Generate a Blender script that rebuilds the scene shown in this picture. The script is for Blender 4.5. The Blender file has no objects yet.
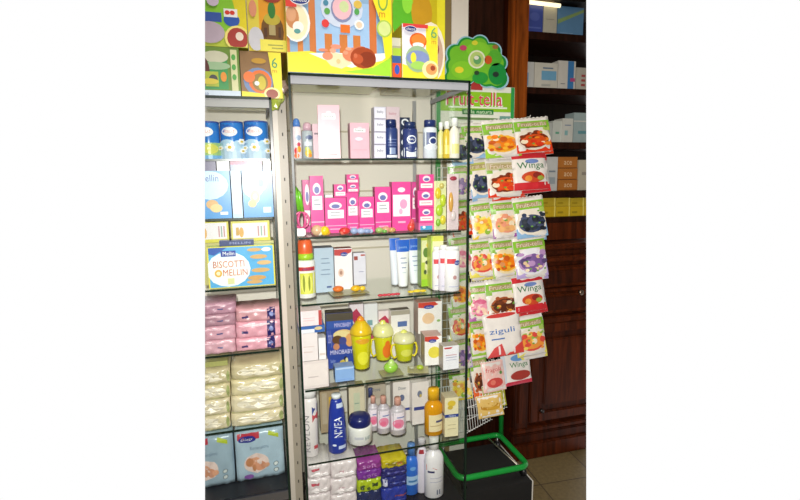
import bpy, bmesh, math, random
from mathutils import Vector, Matrix
random.seed(7)
C = bpy.context.scene.collection
sc = bpy.context.scene
PI = math.pi
# ------------------------------------------------------------------ camera
EYE = 1.52; FPX = 490.06
YAW, PIT, ROL = [math.radians(a) for a in (16.01, 8.795, -0.618)]
Fv = Vector((math.sin(YAW)*math.cos(PIT), math.cos(YAW)*math.cos(PIT), -math.sin(PIT)))
R0 = Vector((math.cos(YAW), -math.sin(YAW), 0)); U0 = R0.cross(Fv)
Rv = R0*math.cos(ROL)+U0*math.sin(ROL); Uv = -R0*math.sin(ROL)+U0*math.cos(ROL)
CAM = Vector((0, 0, EYE))
cd = bpy.data.cameras.new('camera'); cam = bpy.data.objects.new('camera', cd); C.objects.link(cam)
cd.sensor_fit = 'HORIZONTAL'; cd.sensor_width = 36; cd.lens = 36*FPX/800; cd.clip_start = .05
M = Matrix((Rv, Uv, -Fv)).transposed().to_4x4(); M.translation = CAM; cam.matrix_world = M
sc.camera = cam
def ray(px, py): return Fv+Rv*((px-400)/FPX)+Uv*((250-py)/FPX)
def onY(px, py, Y): d = ray(px, py); return CAM+d*(Y/d.y)
def onZ(px, py, z): d = ray(px, py); return CAM+d*((z-EYE)/d.z)
def proj(P):
    P = Vector(P)-CAM; d = P.dot(Fv); return 400+FPX*P.dot(Rv)/d, 250-FPX*P.dot(Uv)/d
# ------------------------------------------------------------------ materials
MC = {}
def lin(c): c /= 255; return c/12.92 if c <= .04045 else ((c+.055)/1.055)**2.4
def rgb(h): return tuple(lin(int(h[i:i+2], 16)) for i in (0, 2, 4))+(1,)
def mat(h, rough=.34, kind='print'):
    k = (h, rough, kind)
    if k in MC: return MC[k]
    m = bpy.data.materials.new(f'{kind}_{h}'); m.use_nodes = True; nt = m.node_tree; n = nt.nodes; b = n['Principled BSDF']
    col = rgb(h); b.inputs['Base Color'].default_value = col; b.inputs['Roughness'].default_value = rough
    tc = n.new('ShaderNodeTexCoord')
    if kind in ('print', 'plastic', 'fabric', 'foil'):
        nz = n.new('ShaderNodeTexNoise'); nz.inputs['Scale'].default_value = {'print': 40, 'plastic': 15, 'fabric': 120, 'foil': 22}[kind]
        nz.inputs['Detail'].default_value = 3
        nt.links.new(tc.outputs['Object'], nz.inputs['Vector'])
        mx = n.new('ShaderNodeMix'); mx.data_type = 'RGBA'; mx.inputs[0].default_value = .5
        a = {'print': .90, 'plastic': .95, 'fabric': .7, 'foil': .8}[kind]
        mx.inputs[6].default_value = tuple(c*a for c in col[:3])+(1,); mx.inputs[7].default_value = tuple(min(1, c*1.08) for c in col[:3])+(1,)
        nt.links.new(nz.outputs['Fac'], mx.inputs[0]); nt.links.new(mx.outputs[2], b.inputs['Base Color'])
        if kind == 'foil':
            bp = n.new('ShaderNodeBump'); bp.inputs['Strength'].default_value = .8; bp.inputs['Distance'].default_value = .004
            nt.links.new(nz.outputs['Fac'], bp.inputs['Height']); nt.links.new(bp.outputs[0], b.inputs['Normal'])
    if kind == 'metal': b.inputs['Metallic'].default_value = .85
    if kind == 'wood':
        b.inputs['Specular IOR Level'].default_value = .18
        mp = n.new('ShaderNodeMapping'); mp.inputs['Scale'].default_value = (14, 14, 1.2)
        nz = n.new('ShaderNodeTexNoise'); nz.inputs['Scale'].default_value = 3; nz.inputs['Detail'].default_value = 6; nz.inputs['Distortion'].default_value = .6
        cr = n.new('ShaderNodeValToRGB')
        cr.color_ramp.elements[0].position = .35; cr.color_ramp.elements[0].color = tuple(c*.45 for c in col[:3])+(1,)
        cr.color_ramp.elements[1].position = .7; cr.color_ramp.elements[1].color = tuple(c*1.35 for c in col[:3])+(1,)
        nt.links.new(tc.outputs['Object'], mp.inputs[0]); nt.links.new(mp.outputs[0], nz.inputs['Vector'])
        nt.links.new(nz.outputs['Fac'], cr.inputs[0]); nt.links.new(cr.outputs[0], b.inputs['Base Color'])
    if kind == 'clearplastic': b.inputs['Transmission Weight'].default_value = .35; b.inputs['IOR'].default_value = 1.2
    MC[k] = m; return m
def glass(name, tint, refl=1.0):
    if name in MC: return MC[name]
    m = bpy.data.materials.new(name); m.use_nodes = True; nt = m.node_tree; n = nt.nodes; n.clear()
    o = n.new('ShaderNodeOutputMaterial'); t = n.new('ShaderNodeBsdfTransparent'); g = n.new('ShaderNodeBsdfGlossy')
    t.inputs[0].default_value = tint; g.inputs['Roughness'].default_value = .02; g.inputs[0].default_value = (refl,)*3+(1,)
    lw = n.new('ShaderNodeLayerWeight'); lw.inputs[0].default_value = .5; pw = n.new('ShaderNodeMath'); pw.operation = 'POWER'; pw.inputs[1].default_value = 5
    f = n.new('ShaderNodeMath'); f.operation = 'MULTIPLY_ADD'; f.inputs[1].default_value = .35; f.inputs[2].default_value = .022; x = n.new('ShaderNodeMixShader')
    nt.links.new(lw.outputs['Facing'], pw.inputs[0]); nt.links.new(pw.outputs[0], f.inputs[0]); nt.links.new(f.outputs[0], x.inputs[0]); nt.links.new(t.outputs[0], x.inputs[1]); nt.links.new(g.outputs[0], x.inputs[2]); nt.links.new(x.outputs[0], o.inputs[0])
    MC[name] = m; return m
GLASS = glass('clear_glass', (.975, .99, .98, 1))
FILM = glass('clear_film', (.97, .97, .97, 1))
EDGE = mat('16281f', .25, 'edge')
STEEL = mat('8c8c90', .35, 'metal')
# ------------------------------------------------------------------ mesh builder
TXT = {}
def text_mesh(s):
    if s in TXT: return TXT[s]
    cu = bpy.data.curves.new('lettering', 'FONT'); cu.body = s; cu.resolution_u = 2
    o = bpy.data.objects.new('lettering', cu); C.objects.link(o)
    dg = bpy.context.evaluated_depsgraph_get(); me = o.evaluated_get(dg).to_mesh()
    vs = [(v.co.x, v.co.y) for v in me.vertices]; fs = [tuple(p.vertices) for p in me.polygons]
    o.evaluated_get(dg).to_mesh_clear(); bpy.data.objects.remove(o); bpy.data.curves.remove(cu)
    xs = [v[0] for v in vs]; ys = [v[1] for v in vs]; x0, x1, y0, y1 = min(xs), max(xs), min(ys), max(ys)
    TXT[s] = ([((x-x0)/(x1-x0), (y-y0)/(y1-y0)) for x, y in vs], fs); return TXT[s]
class MB:
    def __init__(s): s.v = []; s.f = []; s.m = []; s.ms = []; s.sm = []
    def mi(s, m):
        if isinstance(m, str): m = mat(m)
        if m not in s.ms: s.ms.append(m)
        return s.ms.index(m)
    def add(s, vs, fs, m, smooth=False):
        o = len(s.v); s.v += [tuple(v) for v in vs]; k = s.mi(m)
        for f in fs: s.f.append(tuple(i+o for i in f)); s.m.append(k); s.sm.append(smooth)
        return s
    def box(s, x0, x1, y0, y1, z0, z1, m):
        vs = [(x, y, z) for z in (z0, z1) for y in (y0, y1) for x in (x0, x1)]
        return s.add(vs, [(0, 1, 5, 4), (1, 3, 7, 5), (3, 2, 6, 7), (2, 0, 4, 6), (4, 5, 7, 6), (0, 2, 3, 1)], m)
    def bev(s, x0, x1, y0, y1, z0, z1, m, b=.004):
        bm = bmesh.new(); r = bmesh.ops.create_cube(bm, size=1)
        for v in bm.verts: v.co = Vector(((x0+x1)/2+v.co.x*(x1-x0), (y0+y1)/2+v.co.y*(y1-y0), (z0+z1)/2+v.co.z*(z1-z0)))
        bmesh.ops.bevel(bm, geom=bm.edges[:], offset=b, segments=2, affect='EDGES')
        bm.verts.index_update(); s.add([v.co for v in bm.verts], [tuple(v.index for v in f.verts) for f in bm.faces], m); bm.free(); return s
    def tube(s, pts, r, m, n=8, close=False):
        pts = [Vector(p) for p in pts]; N = len(pts); vs = []; prev = None
        for i, p in enumerate(pts):
            if close: t = pts[(i+1) % N]-pts[i-1]
            else: t = pts[min(i+1, N-1)]-pts[max(i-1, 0)]
            t.normalize()
            a = prev if prev and abs(prev.dot(t)) < .95 else (Vector((0, 0, 1)) if abs(t.z) < .9 else Vector((1, 0, 0)))
            u = (a-t*a.dot(t)).normalized(); prev = u; w = t.cross(u)
            for k in range(n): an = 2*PI*k/n; vs.append(p+u*(r*math.cos(an))+w*(r*math.sin(an)))
        fs = []
        for i in range(N if close else N-1):
            for k in range(n):
                a = i*n+k; b = i*n+(k+1) % n; c = ((i+1) % N)*n+(k+1) % n; d = ((i+1) % N)*n+k; fs.append((a, d, c, b))
        if not close: fs += [tuple(range(n)), tuple(range(N*n-1, (N-1)*n-1, -1))]
        return s.add(vs, fs, m, True)
    def lathe(s, prof, m, n=24, sy=1, cx=0, cy=0):
        vs = []; fs = []
        for r, z in prof:
            for k in range(n): a = 2*PI*k/n; vs.append((cx+r*math.cos(a), cy+sy*r*math.sin(a), z))
        for i in range(len(prof)-1):
            for k in range(n): a = i*n+k; b = i*n+(k+1) % n; fs.append((a, b, b+n, a+n))
        fs += [tuple(range(n-1, -1, -1)), tuple(range((len(prof)-1)*n, len(prof)*n))]
        return s.add(vs, fs, m, True)
    def prism(s, poly, y0, y1, m, mf=None):   # polygon in x,z
        n = len(poly); vs = [(x, y0, z) for x, z in poly]+[(x, y1, z) for x, z in poly]
        s.add(vs, [tuple(range(n, 2*n))]+[(i, (i+1) % n, n+(i+1) % n, n+i) for i in range(n)], m)
        return s.add([(x, y0, z) for x, z in poly], [tuple(range(n-1, -1, -1))], mf or m)
    def decals(s, ops, S0, base=1):
        S = lambda u, v, o: S0(min(.996, max(.004, u)), min(.996, max(.004, v)), o)
        for k, op in enumerate(ops):
            off = .0006*(k+base) if k < 12 else .0006*(12+base)+.0002*(k-12)
            if op[0] == 'r':
                _, a, b, c, d, h = op; N = 6
                vs = [S(a+(c-a)*i/N, b+(d-b)*j/N, off) for j in range(N+1) for i in range(N+1)]
                fs = [(j*(N+1)+i, j*(N+1)+i+1, (j+1)*(N+1)+i+1, (j+1)*(N+1)+i) for j in range(N) for i in range(N)]
            elif op[0] == 'e':
                _, cx, cy, rx, ry, h = op; N = 16
                vs = [S(cx, cy, off)]+[S(cx+rx*q*math.cos(2*PI*i/N), cy+ry*q*math.sin(2*PI*i/N), off) for q in (.5, 1) for i in range(N)]
                fs = [(0, 1+i, 1+(i+1) % N) for i in range(N)]+[(1+i, 1+N+i, 1+N+(i+1) % N, 1+(i+1) % N) for i in range(N)]
            elif op[0] == 'p':
                _, pts, h = op; cx = sum(p[0] for p in pts)/len(pts); cy = sum(p[1] for p in pts)/len(pts)
                vs = [S(cx, cy, off)]+[S(x, y, off) for x, y in pts]; N = len(pts); fs = [(0, 1+i, 1+(i+1) % N) for i in range(N)]
            elif op[0] == 't':
                _, t, a, b, c, d, h = op; tv, fs = text_mesh(t); vs = [S(a+(c-a)*x, b+(d-b)*y, off) for x, y in tv]
            s.add(vs, fs, h)
        return s
    def build(s, name, parent=None):
        me = bpy.data.meshes.new(name); me.from_pydata(s.v, [], s.f)
        for m in s.ms: me.materials.append(m)
        me.polygons.foreach_set('material_index', s.m); me.polygons.foreach_set('use_smooth', s.sm); me.update()
        o = bpy.data.objects.new(name, me); C.objects.link(o); o.parent = parent; return o
def tag(o, label, cat, group=None, kind=None):
    o['label'] = label; o['category'] = cat
    if group: o['group'] = group
    if kind: o['kind'] = kind
    return o
def empty(name, loc, rz=0):
    o = bpy.data.objects.new(name, None); C.objects.link(o); o.location = loc; o.rotation_euler = (0, 0, rz); o.empty_display_size = .05; return o
def struct(name, mb): o = mb.build(name); o['kind'] = 'structure'; return o
# short decal constructors
def r(a, b, c, d, h): return ('r', a, b, c, d, h)
def e(a, b, c, d, h): return ('e', a, b, c, d, h)
def t(s, a, b, c, d, h): return ('t', s, a, b, c, d, h)
def pg(pts, h): return ('p', pts, h)
def chicco(cx, cy, w, h): return [e(cx, cy, w, h, 'f2f2f4'), e(cx, cy, w*.92, h*.86, '1c2c7c'), t('chicco', cx-w*.7, cy-h*.45, cx+w*.7, cy+h*.5, 'ffffff')]
# ------------------------------------------------------------------ places
YF = 1.75
XLc, XRc = .1183, .7804
SH = dict(top=1.860, s1=1.577, s2=1.301, s3=1.056, s4=.727, s5=.429, deck=.14,
          ltop=1.778, l1=1.576, l2=1.377, l3=1.134, l4=.898, l5=.612, ldeck=.350,
          d1=2.205, d2=1.942, d3=1.675, d4=1.424, d5=1.287)
DY = 2.25
def spot(x0, x1, yt, sh, d=None, yb=None, zb=None, base=None):
    z = SH[sh] if zb is None else zb
    f = YF if base is None else base
    xc = (x0+x1)/2
    if d is None:
        Y = max(f+.02, min(f+.33, onZ(xc, yb, z).y))
    else: Y = f+d
    zt = onY(xc, yt, Y).z
    X = onY(xc, 250, Y).x; pyb = proj((X, Y, z))[1]; pm = (max(yt, 0)+min(pyb, 500))/2
    a = onY(x0, pm, Y).x; b = onY(x1, pm, Y).x
    return (a+b)/2, Y, z, b-a, zt-z
TOPZ = {}
def carton(name, label, cat, x0, x1, yt, sh, d=None, yb=None, zb=None, dep=.05, col='ffffff', ops=(), group=None, rz=0, side=None, base=None, sops=(), top=None):
    x, Y, z, w, h = spot(x0, x1, yt, sh, d, yb, zb, base)
    w -= .0015
    m = MB(); b = MB
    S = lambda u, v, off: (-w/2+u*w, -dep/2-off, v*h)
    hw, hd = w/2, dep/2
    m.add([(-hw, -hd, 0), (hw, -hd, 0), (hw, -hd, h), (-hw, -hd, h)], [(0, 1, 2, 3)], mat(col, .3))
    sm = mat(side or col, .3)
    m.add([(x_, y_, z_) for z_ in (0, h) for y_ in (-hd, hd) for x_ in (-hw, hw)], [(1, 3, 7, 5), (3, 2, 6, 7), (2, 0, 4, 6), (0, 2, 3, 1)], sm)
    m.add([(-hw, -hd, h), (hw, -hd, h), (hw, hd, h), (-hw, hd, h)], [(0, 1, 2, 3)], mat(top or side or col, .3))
    m.decals(ops, S)
    if sops:   # both short sides carry printing too
        m.decals(sops, lambda u, v, off: (hw+off, -hd+u*dep, v*h)); m.decals(sops, lambda u, v, off: (-hw-off, hd-u*dep, v*h))
    o = m.build(name); o.location = (x, Y+hd+abs(math.sin(rz))*w/2, z+.0005); o.rotation_euler = (0, 0, rz)
    TOPZ['last'] = z+h+.001; tag(o, label, cat, group); return o
def softpack(name, label, cat, x0, x1, yt, sh, d=None, yb=None, zb=None, dep=.1, col='ffffff', ops=(), group=None, rz=0, base=None, rough=.3, ends=None, bulge=.5, seed=0, kind='foil'):
    x, Y, z, w, h = spot(x0, x1, yt, sh, d, yb, zb, base)
    m = MB(); rnd = random.Random(seed); N = 12; ph = [rnd.random()*6 for _ in range(6)]
    cs = math.cos; e_ = 5
    def sup(a, b): # edge fall-off
        return (1-abs(a)**e_)**(1/e_)*(1-abs(b)**e_)**(1/e_)
    def wr(a, b): return .0034*(math.sin(a*9+ph[0])*math.sin(b*5+ph[1])+math.sin(a*17+b*4+ph[2])*.6)
    K = .93
    def Sf(sx, u, v, off):
        a, b = (2*u-1)*K, (2*v-1)*K
        g = max(sup(a, b), .0)
        return (a/K*w/2, sx*(dep/2*(.55+.45*g)+wr(a, b)+off), h/2+b/K*h/2)
    g_ = [(i, j) for j in range(N+1) for i in range(N+1)]
    vs = [Sf(-1, i/N, j/N, 0) for i, j in g_]+[Sf(1, i/N, j/N, 0) for i, j in g_]
    n1 = (N+1)**2; fs = []
    for j in range(N):
        for i in range(N):
            a = j*(N+1)+i; fs += [(a, a+1, a+N+2, a+N+1), (n1+a, n1+a+N+1, n1+a+N+2, n1+a+1)]
    for i in range(N):
        fs += [(i, n1+i, n1+i+1, i+1), (N*(N+1)+i, N*(N+1)+i+1, n1+N*(N+1)+i+1, n1+N*(N+1)+i)]
        a = i*(N+1); b = a+N+1; fs += [(a, b, n1+b, n1+a)]
        a = i*(N+1)+N; b = a+N+1; fs += [(a, n1+a, n1+b, b)]
    m.add(vs, fs, mat(col, rough, kind), True)
    m.decals(ops, lambda u, v, off: Sf(-1, u, v, off), 2)
    o = m.build(name); o.location = (x, Y+dep/2, z+.0005); o.rotation_euler = (0, 0, rz)
    TOPZ['last'] = z+h+.001; tag(o, label, cat, group); return o
# bottle profiles: (radius fraction, height fraction)
PR = dict(
    straight=[(.85, 0), (1, .02), (1, .93), (.93, .97), (.6, 1)],
    shoulder=[(.85, 0), (1, .03), (1, .75), (.93, .84), (.7, .92), (.42, .97), (.4, 1)],
    tin=[(.97, 0), (1, .015), (1, .985), (.97, 1)],
    taper=[(.82, 0), (.98, .03), (1, .25), (.93, .5), (.8, .78), (.62, .94), (.45, 1)],
    tube=[(.15, 0)],
    pear=[(.8, 0), (1, .05), (1, .35), (.85, .6), (.9, .8), (.7, .93), (.5, 1)],
    cup=[(.7, 0), (.78, .03), (.95, .6), (1, .95), (.97, 1)],
    jar=[(.85, 0), (1, .08), (1, .9), (.95, 1)])
def bottle(name, label, cat, x0, x1, yt, sh, d=None, yb=None, col='ffffff', cap='ffffff', capf=.15, capr=.7, prof='straight', ops=(), group=None, sy=.8, kind='plastic', base=None, capprof=None, extra=None, clabel=None, rz=0, rough=.3, zb=None):
    x, Y, z, w, h = spot(x0, x1, yt, sh, d, yb, zb, base); R = w/2; hb = h*(1-capf)
    P = PR[prof]
    root = empty(name, (x, Y+R*sy, z+.0005), rz); tag(root, label, cat, group)
    def rad(v):
        for (r0, z0), (r1, z1) in zip(P, P[1:]):
            if z0 <= v <= z1: return R*(r0+(r1-r0)*(v-z0)/max(z1-z0, 1e-6))
        return R*P[-1][0]
    def S(u, v, off):
        q = rad(min(max(v, 0), 1)); a = (u-.5)*PI*.95
        # u is measured along the projected width
        a = math.asin(max(-1, min(1, (u-.5)*2)))
        return ((q+off)*math.sin(a), -(q+off)*math.cos(a)*sy, v*hb)
    m = MB().lathe([(R*a, b*hb) for a, b in P], mat(col, rough, kind), sy=sy)
    m.decals(ops, S); m.build('body', root)
    if capf > 0:
        cp = capprof or [(1, 0), (1, .85), (.9, 1)]
        c = MB().lathe([(R*capr*a, hb-.0005+b*h*capf) for a, b in cp], mat(cap, .3, 'plastic'), sy=sy if capr > .6 else 1).build('cap', root)
        if clabel: c['label'] = clabel
    if extra: extra(root, R, hb, h)
    TOPZ['last'] = z+h; return root

# ------------------------------------------------------------------ room
wallm = mat('f0e8dc', .6, 'paint')
struct('wall_back', MB().box(-.6, 1.0, 2.27, 2.35, 0, 2.9, wallm))
struct('wall_right', MB().box(1.0, 2.3, 2.64, 2.7, 0, 2.9, mat('24130c', .6, 'paint')))
# board joints of the wall panelling
tb = MB()
for z in (.35, .62, .9, 1.17, 1.44, 1.71, 1.98): tb.box(-.6, 1.0, 2.266, 2.27, z, z+.008, mat('c8bca6', .6, 'paint'))
struct('trim_1', tb)
# tiled floor with shallow joints
def floor():
    m = bpy.data.materials.new('floor_tiles'); m.use_nodes = True; nt = m.node_tree; n = nt.nodes; b = n['Principled BSDF']
    tc = n.new('ShaderNodeTexCoord'); mp = n.new('ShaderNodeMapping'); mp.inputs['Location'].default_value = (.04, .1, 0); mp.inputs['Rotation'].default_value[2] = math.radians(3)
    br = n.new('ShaderNodeTexBrick'); br.offset = 0; br.inputs['Scale'].default_value = 1
    br.inputs['Brick Width'].default_value = .3; br.inputs['Row Height'].default_value = .3; br.inputs['Mortar Size'].default_value = .003
    br.inputs['Color1'].default_value = rgb('7a6947'); br.inputs['Color2'].default_value = rgb('84724d'); br.inputs['Mortar'].default_value = rgb('4a3f30')
    nz = n.new('ShaderNodeTexNoise'); nz.inputs['Scale'].default_value = 60; nz.inputs['Detail'].default_value = 5
    mx = n.new('ShaderNodeMix'); mx.data_type = 'RGBA'; mx.blend_type = 'MULTIPLY'; mx.inputs[0].default_value = .6
    L = nt.links; L.new(tc.outputs['Object'], mp.inputs[0]); L.new(mp.outputs[0], br.inputs[0]); L.new(tc.outputs['Object'], nz.inputs['Vector'])
    L.new(br.outputs[0], mx.inputs[6]); L.new(nz.outputs['Fac'], mx.inputs[7]); L.new(mx.outputs[2], b.inputs['Base Color']); b.inputs['Roughness'].default_value = .45
    return m
struct('floor', MB().box(-.7, 2.4, 1.40, 2.7, -.05, 0, floor()))
struct('ceiling', MB().box(-1.3, 3.1, -1.6, 2.7, 2.9, 2.98, mat('cfc8bc', .8, 'paint')))  # out of view, added to keep the white world light from above
# unseen rest of the shop around the camera, added to hold back white world light
struct('wall_left', MB().box(-1.38, -1.3, -1.6, 2.6, 0, 2.9, mat('b4aca0', .7, 'paint')))
struct('wall_front', MB().box(-1.3, 3.1, -1.68, -1.6, 0, 2.9, mat('a8a094', .7, 'paint')))
struct('wall_side', MB().box(3.1, 3.18, -1.6, 2.0, 0, 2.9, mat('a8a094', .7, 'paint')))
struct('floor', MB().box(-1.3, 3.1, -1.6, 1.40, -.05, 0, bpy.data.materials['floor_tiles']))

# ------------------------------------------------------------------ central cabinet
YB = 2.17
cab = empty('display_cabinet', (.45, 1.96, 0)); tag(cab, 'tall glass display cabinet with five glass shelves of baby products', 'display cabinet')
def P(mb, name, par, lab=None):
    o = mb.build(name, par); px = par; off = Vector((0, 0, 0))
    while px is not None: off += Vector(px.location); px = px.parent
    o.data.transform(Matrix.Translation(-off))
    if lab: o['label'] = lab
    return o
def cabinet(cab, x0, x1, top, shelves, names, yb, deckz, deckcol, railcol, framecol, shx):
    bk = EDGE
    for a, b in ((x0, x0+.005), (x1-.005, x1)): P(MB().box(a, b, YF+.006, yb, deckz-.02, top-.006, GLASS), 'side_panel', cab)
    P(MB().box(x0+.012, x1-.012, YF-.001, YF+.003, deckz+.0, top-.012, GLASS), 'glass_door', cab)
    P(MB().box(x0, x1, YF, yb, top-.006, top, GLASS), 'top_panel', cab)
    f = MB()
    for x in (x0, x1-.006):
        f.box(x-.001, x+.007, YF-.003, YF+.005, .0, top, bk); f.box(x, x+.006, yb-.006, yb, 0, top, mat('6f7064', .3, 'plastic'))
    f.box(x0, x1, YF-.003, YF, top-.008, top+.001, bk)
    P(f, 'frame', cab)
    P(MB().box(x0+.006, x1-.006, YF+.001, YF+.012, top-.034, top-.008, mat(railcol, .5, 'paint'))
      .box(x0+.006, x0+.012, YF+.012, yb-.01, top-.03, top-.012, mat(railcol, .5, 'paint')).box(x1-.012, x1-.006, YF+.012, yb-.01, top-.03, top-.012, mat(railcol, .5, 'paint')), 'top_rail', cab)
    for s in shelves:
        z = SH[s]; m = MB().box(x0+.012, shx, YF+.006, yb-.04, z-.006, z, GLASS)
        m.box(x0+.012, shx, YF+.005, YF+.006, z-.0065, z+.0005, bk)
        P(m, 'glass_shelf', cab)
    P(MB().box(x0+.004, x1-.004, YF+.004, yb-.004, deckz-.04, deckz, mat(deckcol, .5, 'plastic')), 'deck', cab)
    P(MB().box(x0+.006, x1-.006, YF-.001, YF+.003, deckz-.045, deckz-.01, STEEL), 'bottom_rail', cab)
cabinet(cab, XLc, XRc, 1.86, ['s1', 's2', 's3', 's4', 's5'], None, YB, SH['deck'], '12121c', 'a4a4ac', '20302a', .752)
P(MB().box(XLc+.02, XRc-.02, YF+.03, YB-.02, .0, .1, mat('1a1a1e', .6, 'plastic')), 'plinth', cab)
P(MB().box(XRc-.1, XRc-.085, YB-.03, YB-.02, .14, 1.84, mat('d8d8da', .35, 'metal')), 'corner_post', cab, 'bright metal back post')
for z in (1.70, 1.25, .7): P(MB().bev(XRc-.102, XRc-.083, YB-.036, YB-.018, z, z+.02, mat('c8c8cc', .3, 'metal'), .002), 'shelf_clip', cab)
# left cabinet
XR1 = .0585
lcab = empty('display_cabinet', (-.08, 1.94, 0)); tag(lcab, 'glass display cabinet on the left holding tins, biscuits and nappy packs', 'display cabinet')
cabinet(lcab, -.30, XR1, 1.778, ['l1', 'l2', 'l3', 'l4', 'l5'], None, 2.12, SH['ldeck'], '10141f', 'a8a8a8', '203020', XR1-.014)
P(MB().box(-.29, XR1-.01, YF+.02, 2.1, 0, .29, mat('2a2a30', .5, 'plastic')), 'plinth', lcab)
# slotted metal upright between the cabinets
u = MB().box(.064, .082, 1.84, 1.86, 0, 1.80, mat('c4bcae', .4, 'paint')).box(.082, .112, 1.85, 1.87, 0, 1.80, mat('9c9484', .4, 'paint'))
for k in range(22): u.box(.0945, .0985, 1.8485, 1.85, .06+k*.08, .072+k*.08, mat('2e2a24', .6, 'paint'))
tag(u.build('shelf_upright'), 'beige slotted metal upright between the two glass cabinets', 'upright')

# ------------------------------------------------------------------ toys on top of the cabinets
baby = [r(0, 0, 1, 1, 'f0a040')]
def toybox(label, x0, x1, yt, sh, d, ops, col, side, dep=.14, zb=None):
    return carton('toy_box', label, 'toy box', x0, x1, yt, sh, d=d, dep=dep, col=col, side=side, ops=ops, group='boxed baby toys on top of the cabinets', zb=zb)
big = [r(.02, .0, .98, 1, '7fa6cc'), r(0, 0, .86, 1, '8aaed0'),
       r(.0, .25, .03, .97, 'd08040'), r(.10, .25, .15, .97, 'd08040'), r(.21, .25, .27, .97, 'c8763c'), r(.78, .2, .85, 1, 'c8703a'),
       r(.27, .28, .78, .9, '9cc0e6'), r(.35, .25, .42, .5, 'c87838'), r(.49, .25, .565, .5, 'c87838'), r(.62, .25, .69, .5, 'c87838'),
       e(.52, .82, .20, .24, 'c8d4ea'), e(.52, .81, .105, .165, '8088b0'), e(.52, .82, .09, .14, 'e8b8c4'), e(.54, .84, .045, .07, 'c8d8a0'),
       e(.38, .77, .028, .04, '58a048'), e(.37, .87, .025, .035, '3880a0'), e(.36, .62, .035, .05, 'd83838'), e(.68, .63, .045, .06, 'f4f4f0'), e(.68, .63, .03, .04, 'f0c8b0'),
       e(.67, .88, .04, .05, 'd8b850'), e(.66, .79, .025, .04, '50a050'), r(.50, .52, .59, .62, 'e07020'),
       e(.09, .61, .13, .24, 'f4f4f0'), e(.085, .61, .115, .215, 'f4e6c0'), e(.06, .66, .06, .13, 'c88858'), e(.05, .70, .045, .09, 'd8a078'), e(.11, .55, .05, .07, 'f6f0ea'), e(.10, .50, .03, .03, '5a9a98'),
       pg([(0, 0), (.98, 0), (.98, .25), (.7, .14), (.45, .2), (.2, .27), (0, .24)], 'f0e040'), pg([(.5, .03), (.98, 0), (.98, .24), (.8, .1)], '9cd838'),
       pg([(.2, .24), (.45, .27), (.6, .25), (.98, .3), (.9, .2), (.6, .09), (.45, .12)], 'f8f4f2'),
       pg([(.33, .2), (.42, .27), (.52, .25), (.6, .14), (.5, .07), (.4, .1)], 'ecd8b0'), e(.37, .22, .05, .05, 'dc8c6c'), e(.33, .29, .045, .02, 'd8886c'), e(.45, .34, .05, .03, 'e09078'), e(.42, .29, .03, .03, 'e8a488'), e(.47, .16, .02, .03, 'd8c088'), e(.61, .25, .10, .09, 'd8805c'), e(.69, .29, .08, .075, 'c87048'), e(.71, .22, .125, .135, 'a04018'), e(.75, .2, .085, .1, '843010'), e(.66, .2, .05, .06, 'b85028'), e(.54, .27, .025, .025, 'e09878'), e(.57, .32, .03, .02, 'e8a888'), e(.635, .24, .018, .03, 'c86844'),
       pg([(.8, 1), (1, 1), (1, .28), (.93, .2), (.9, .5), (.88, .7)], 'f0e028'), e(.91, .95, .05, .13, '78a84c'), e(.91, .95, .035, .105, 'f0e028'), t('m', .87, .74, .93, .80, 'd08020'),
       e(.92, .60, .075, .11, 'a8c850'), e(.92, .60, .06, .09, 'd0e090'),
       r(0, .78, .10, .93, 'd83830')]+chicco(.13, .88, .09, .07)
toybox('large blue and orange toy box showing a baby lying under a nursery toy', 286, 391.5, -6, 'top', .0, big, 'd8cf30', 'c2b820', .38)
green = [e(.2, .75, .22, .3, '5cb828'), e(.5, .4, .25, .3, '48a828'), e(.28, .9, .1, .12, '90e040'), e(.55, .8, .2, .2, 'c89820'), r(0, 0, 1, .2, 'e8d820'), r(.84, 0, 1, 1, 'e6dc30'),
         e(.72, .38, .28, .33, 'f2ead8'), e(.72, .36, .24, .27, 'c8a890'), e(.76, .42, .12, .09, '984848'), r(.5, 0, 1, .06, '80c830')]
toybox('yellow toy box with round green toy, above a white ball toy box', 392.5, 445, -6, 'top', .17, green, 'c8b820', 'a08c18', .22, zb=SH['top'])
ball = [r(.66, .0, 1, 1, 'ece23a'), pg([(0, 0), (1, 0), (1, .2), (.6, .14), (0, .26)], 'ece23a'), e(.44, .70, .24, .15, 'e86820'), e(.45, .72, .2, .1, 'f08838'), e(.44, .62, .16, .05, 'f0f0ec'),
        e(.42, .36, .34, .25, '9cb890'), e(.42, .38, .32, .14, '8494c4'), e(.3, .38, .08, .1, 'e8e040'), e(.44, .24, .22, .08, 'a0d060'),
        e(.78, .17, .24, .17, 'f2e6a8'), e(.8, .18, .16, .11, 'e0a060'), e(.84, .2, .07, .05, 'a04830'), t('6', .78, .76, .95, .96, '70a868'), t('m', .8, .65, .93, .71, 'd08a30'), r(0, .93, .7, 1, 'd84040')]+chicco(.22, .9, .17, .06)
toybox('white and yellow toy box with a round orange and lilac ball toy', 402, 438, 25, 'top', .0, ball, 'e8e8f2', 'd8c828', .14)
st = [r(0, .8, 1, 1, 'c8c8b8'), r(.05, .55, .95, .75, 'a8c840'), r(0, .38, 1, .56, '385c9c'), r(0, 0, 1, .38, 'd85028'), e(.5, .22, .28, .12, '3058b8')]
toybox('narrow striped toy carton wedged between the two larger toy boxes', 392, 401.5, 38, 'top', .02, st, 'a8a890', '787860', .08)
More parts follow.
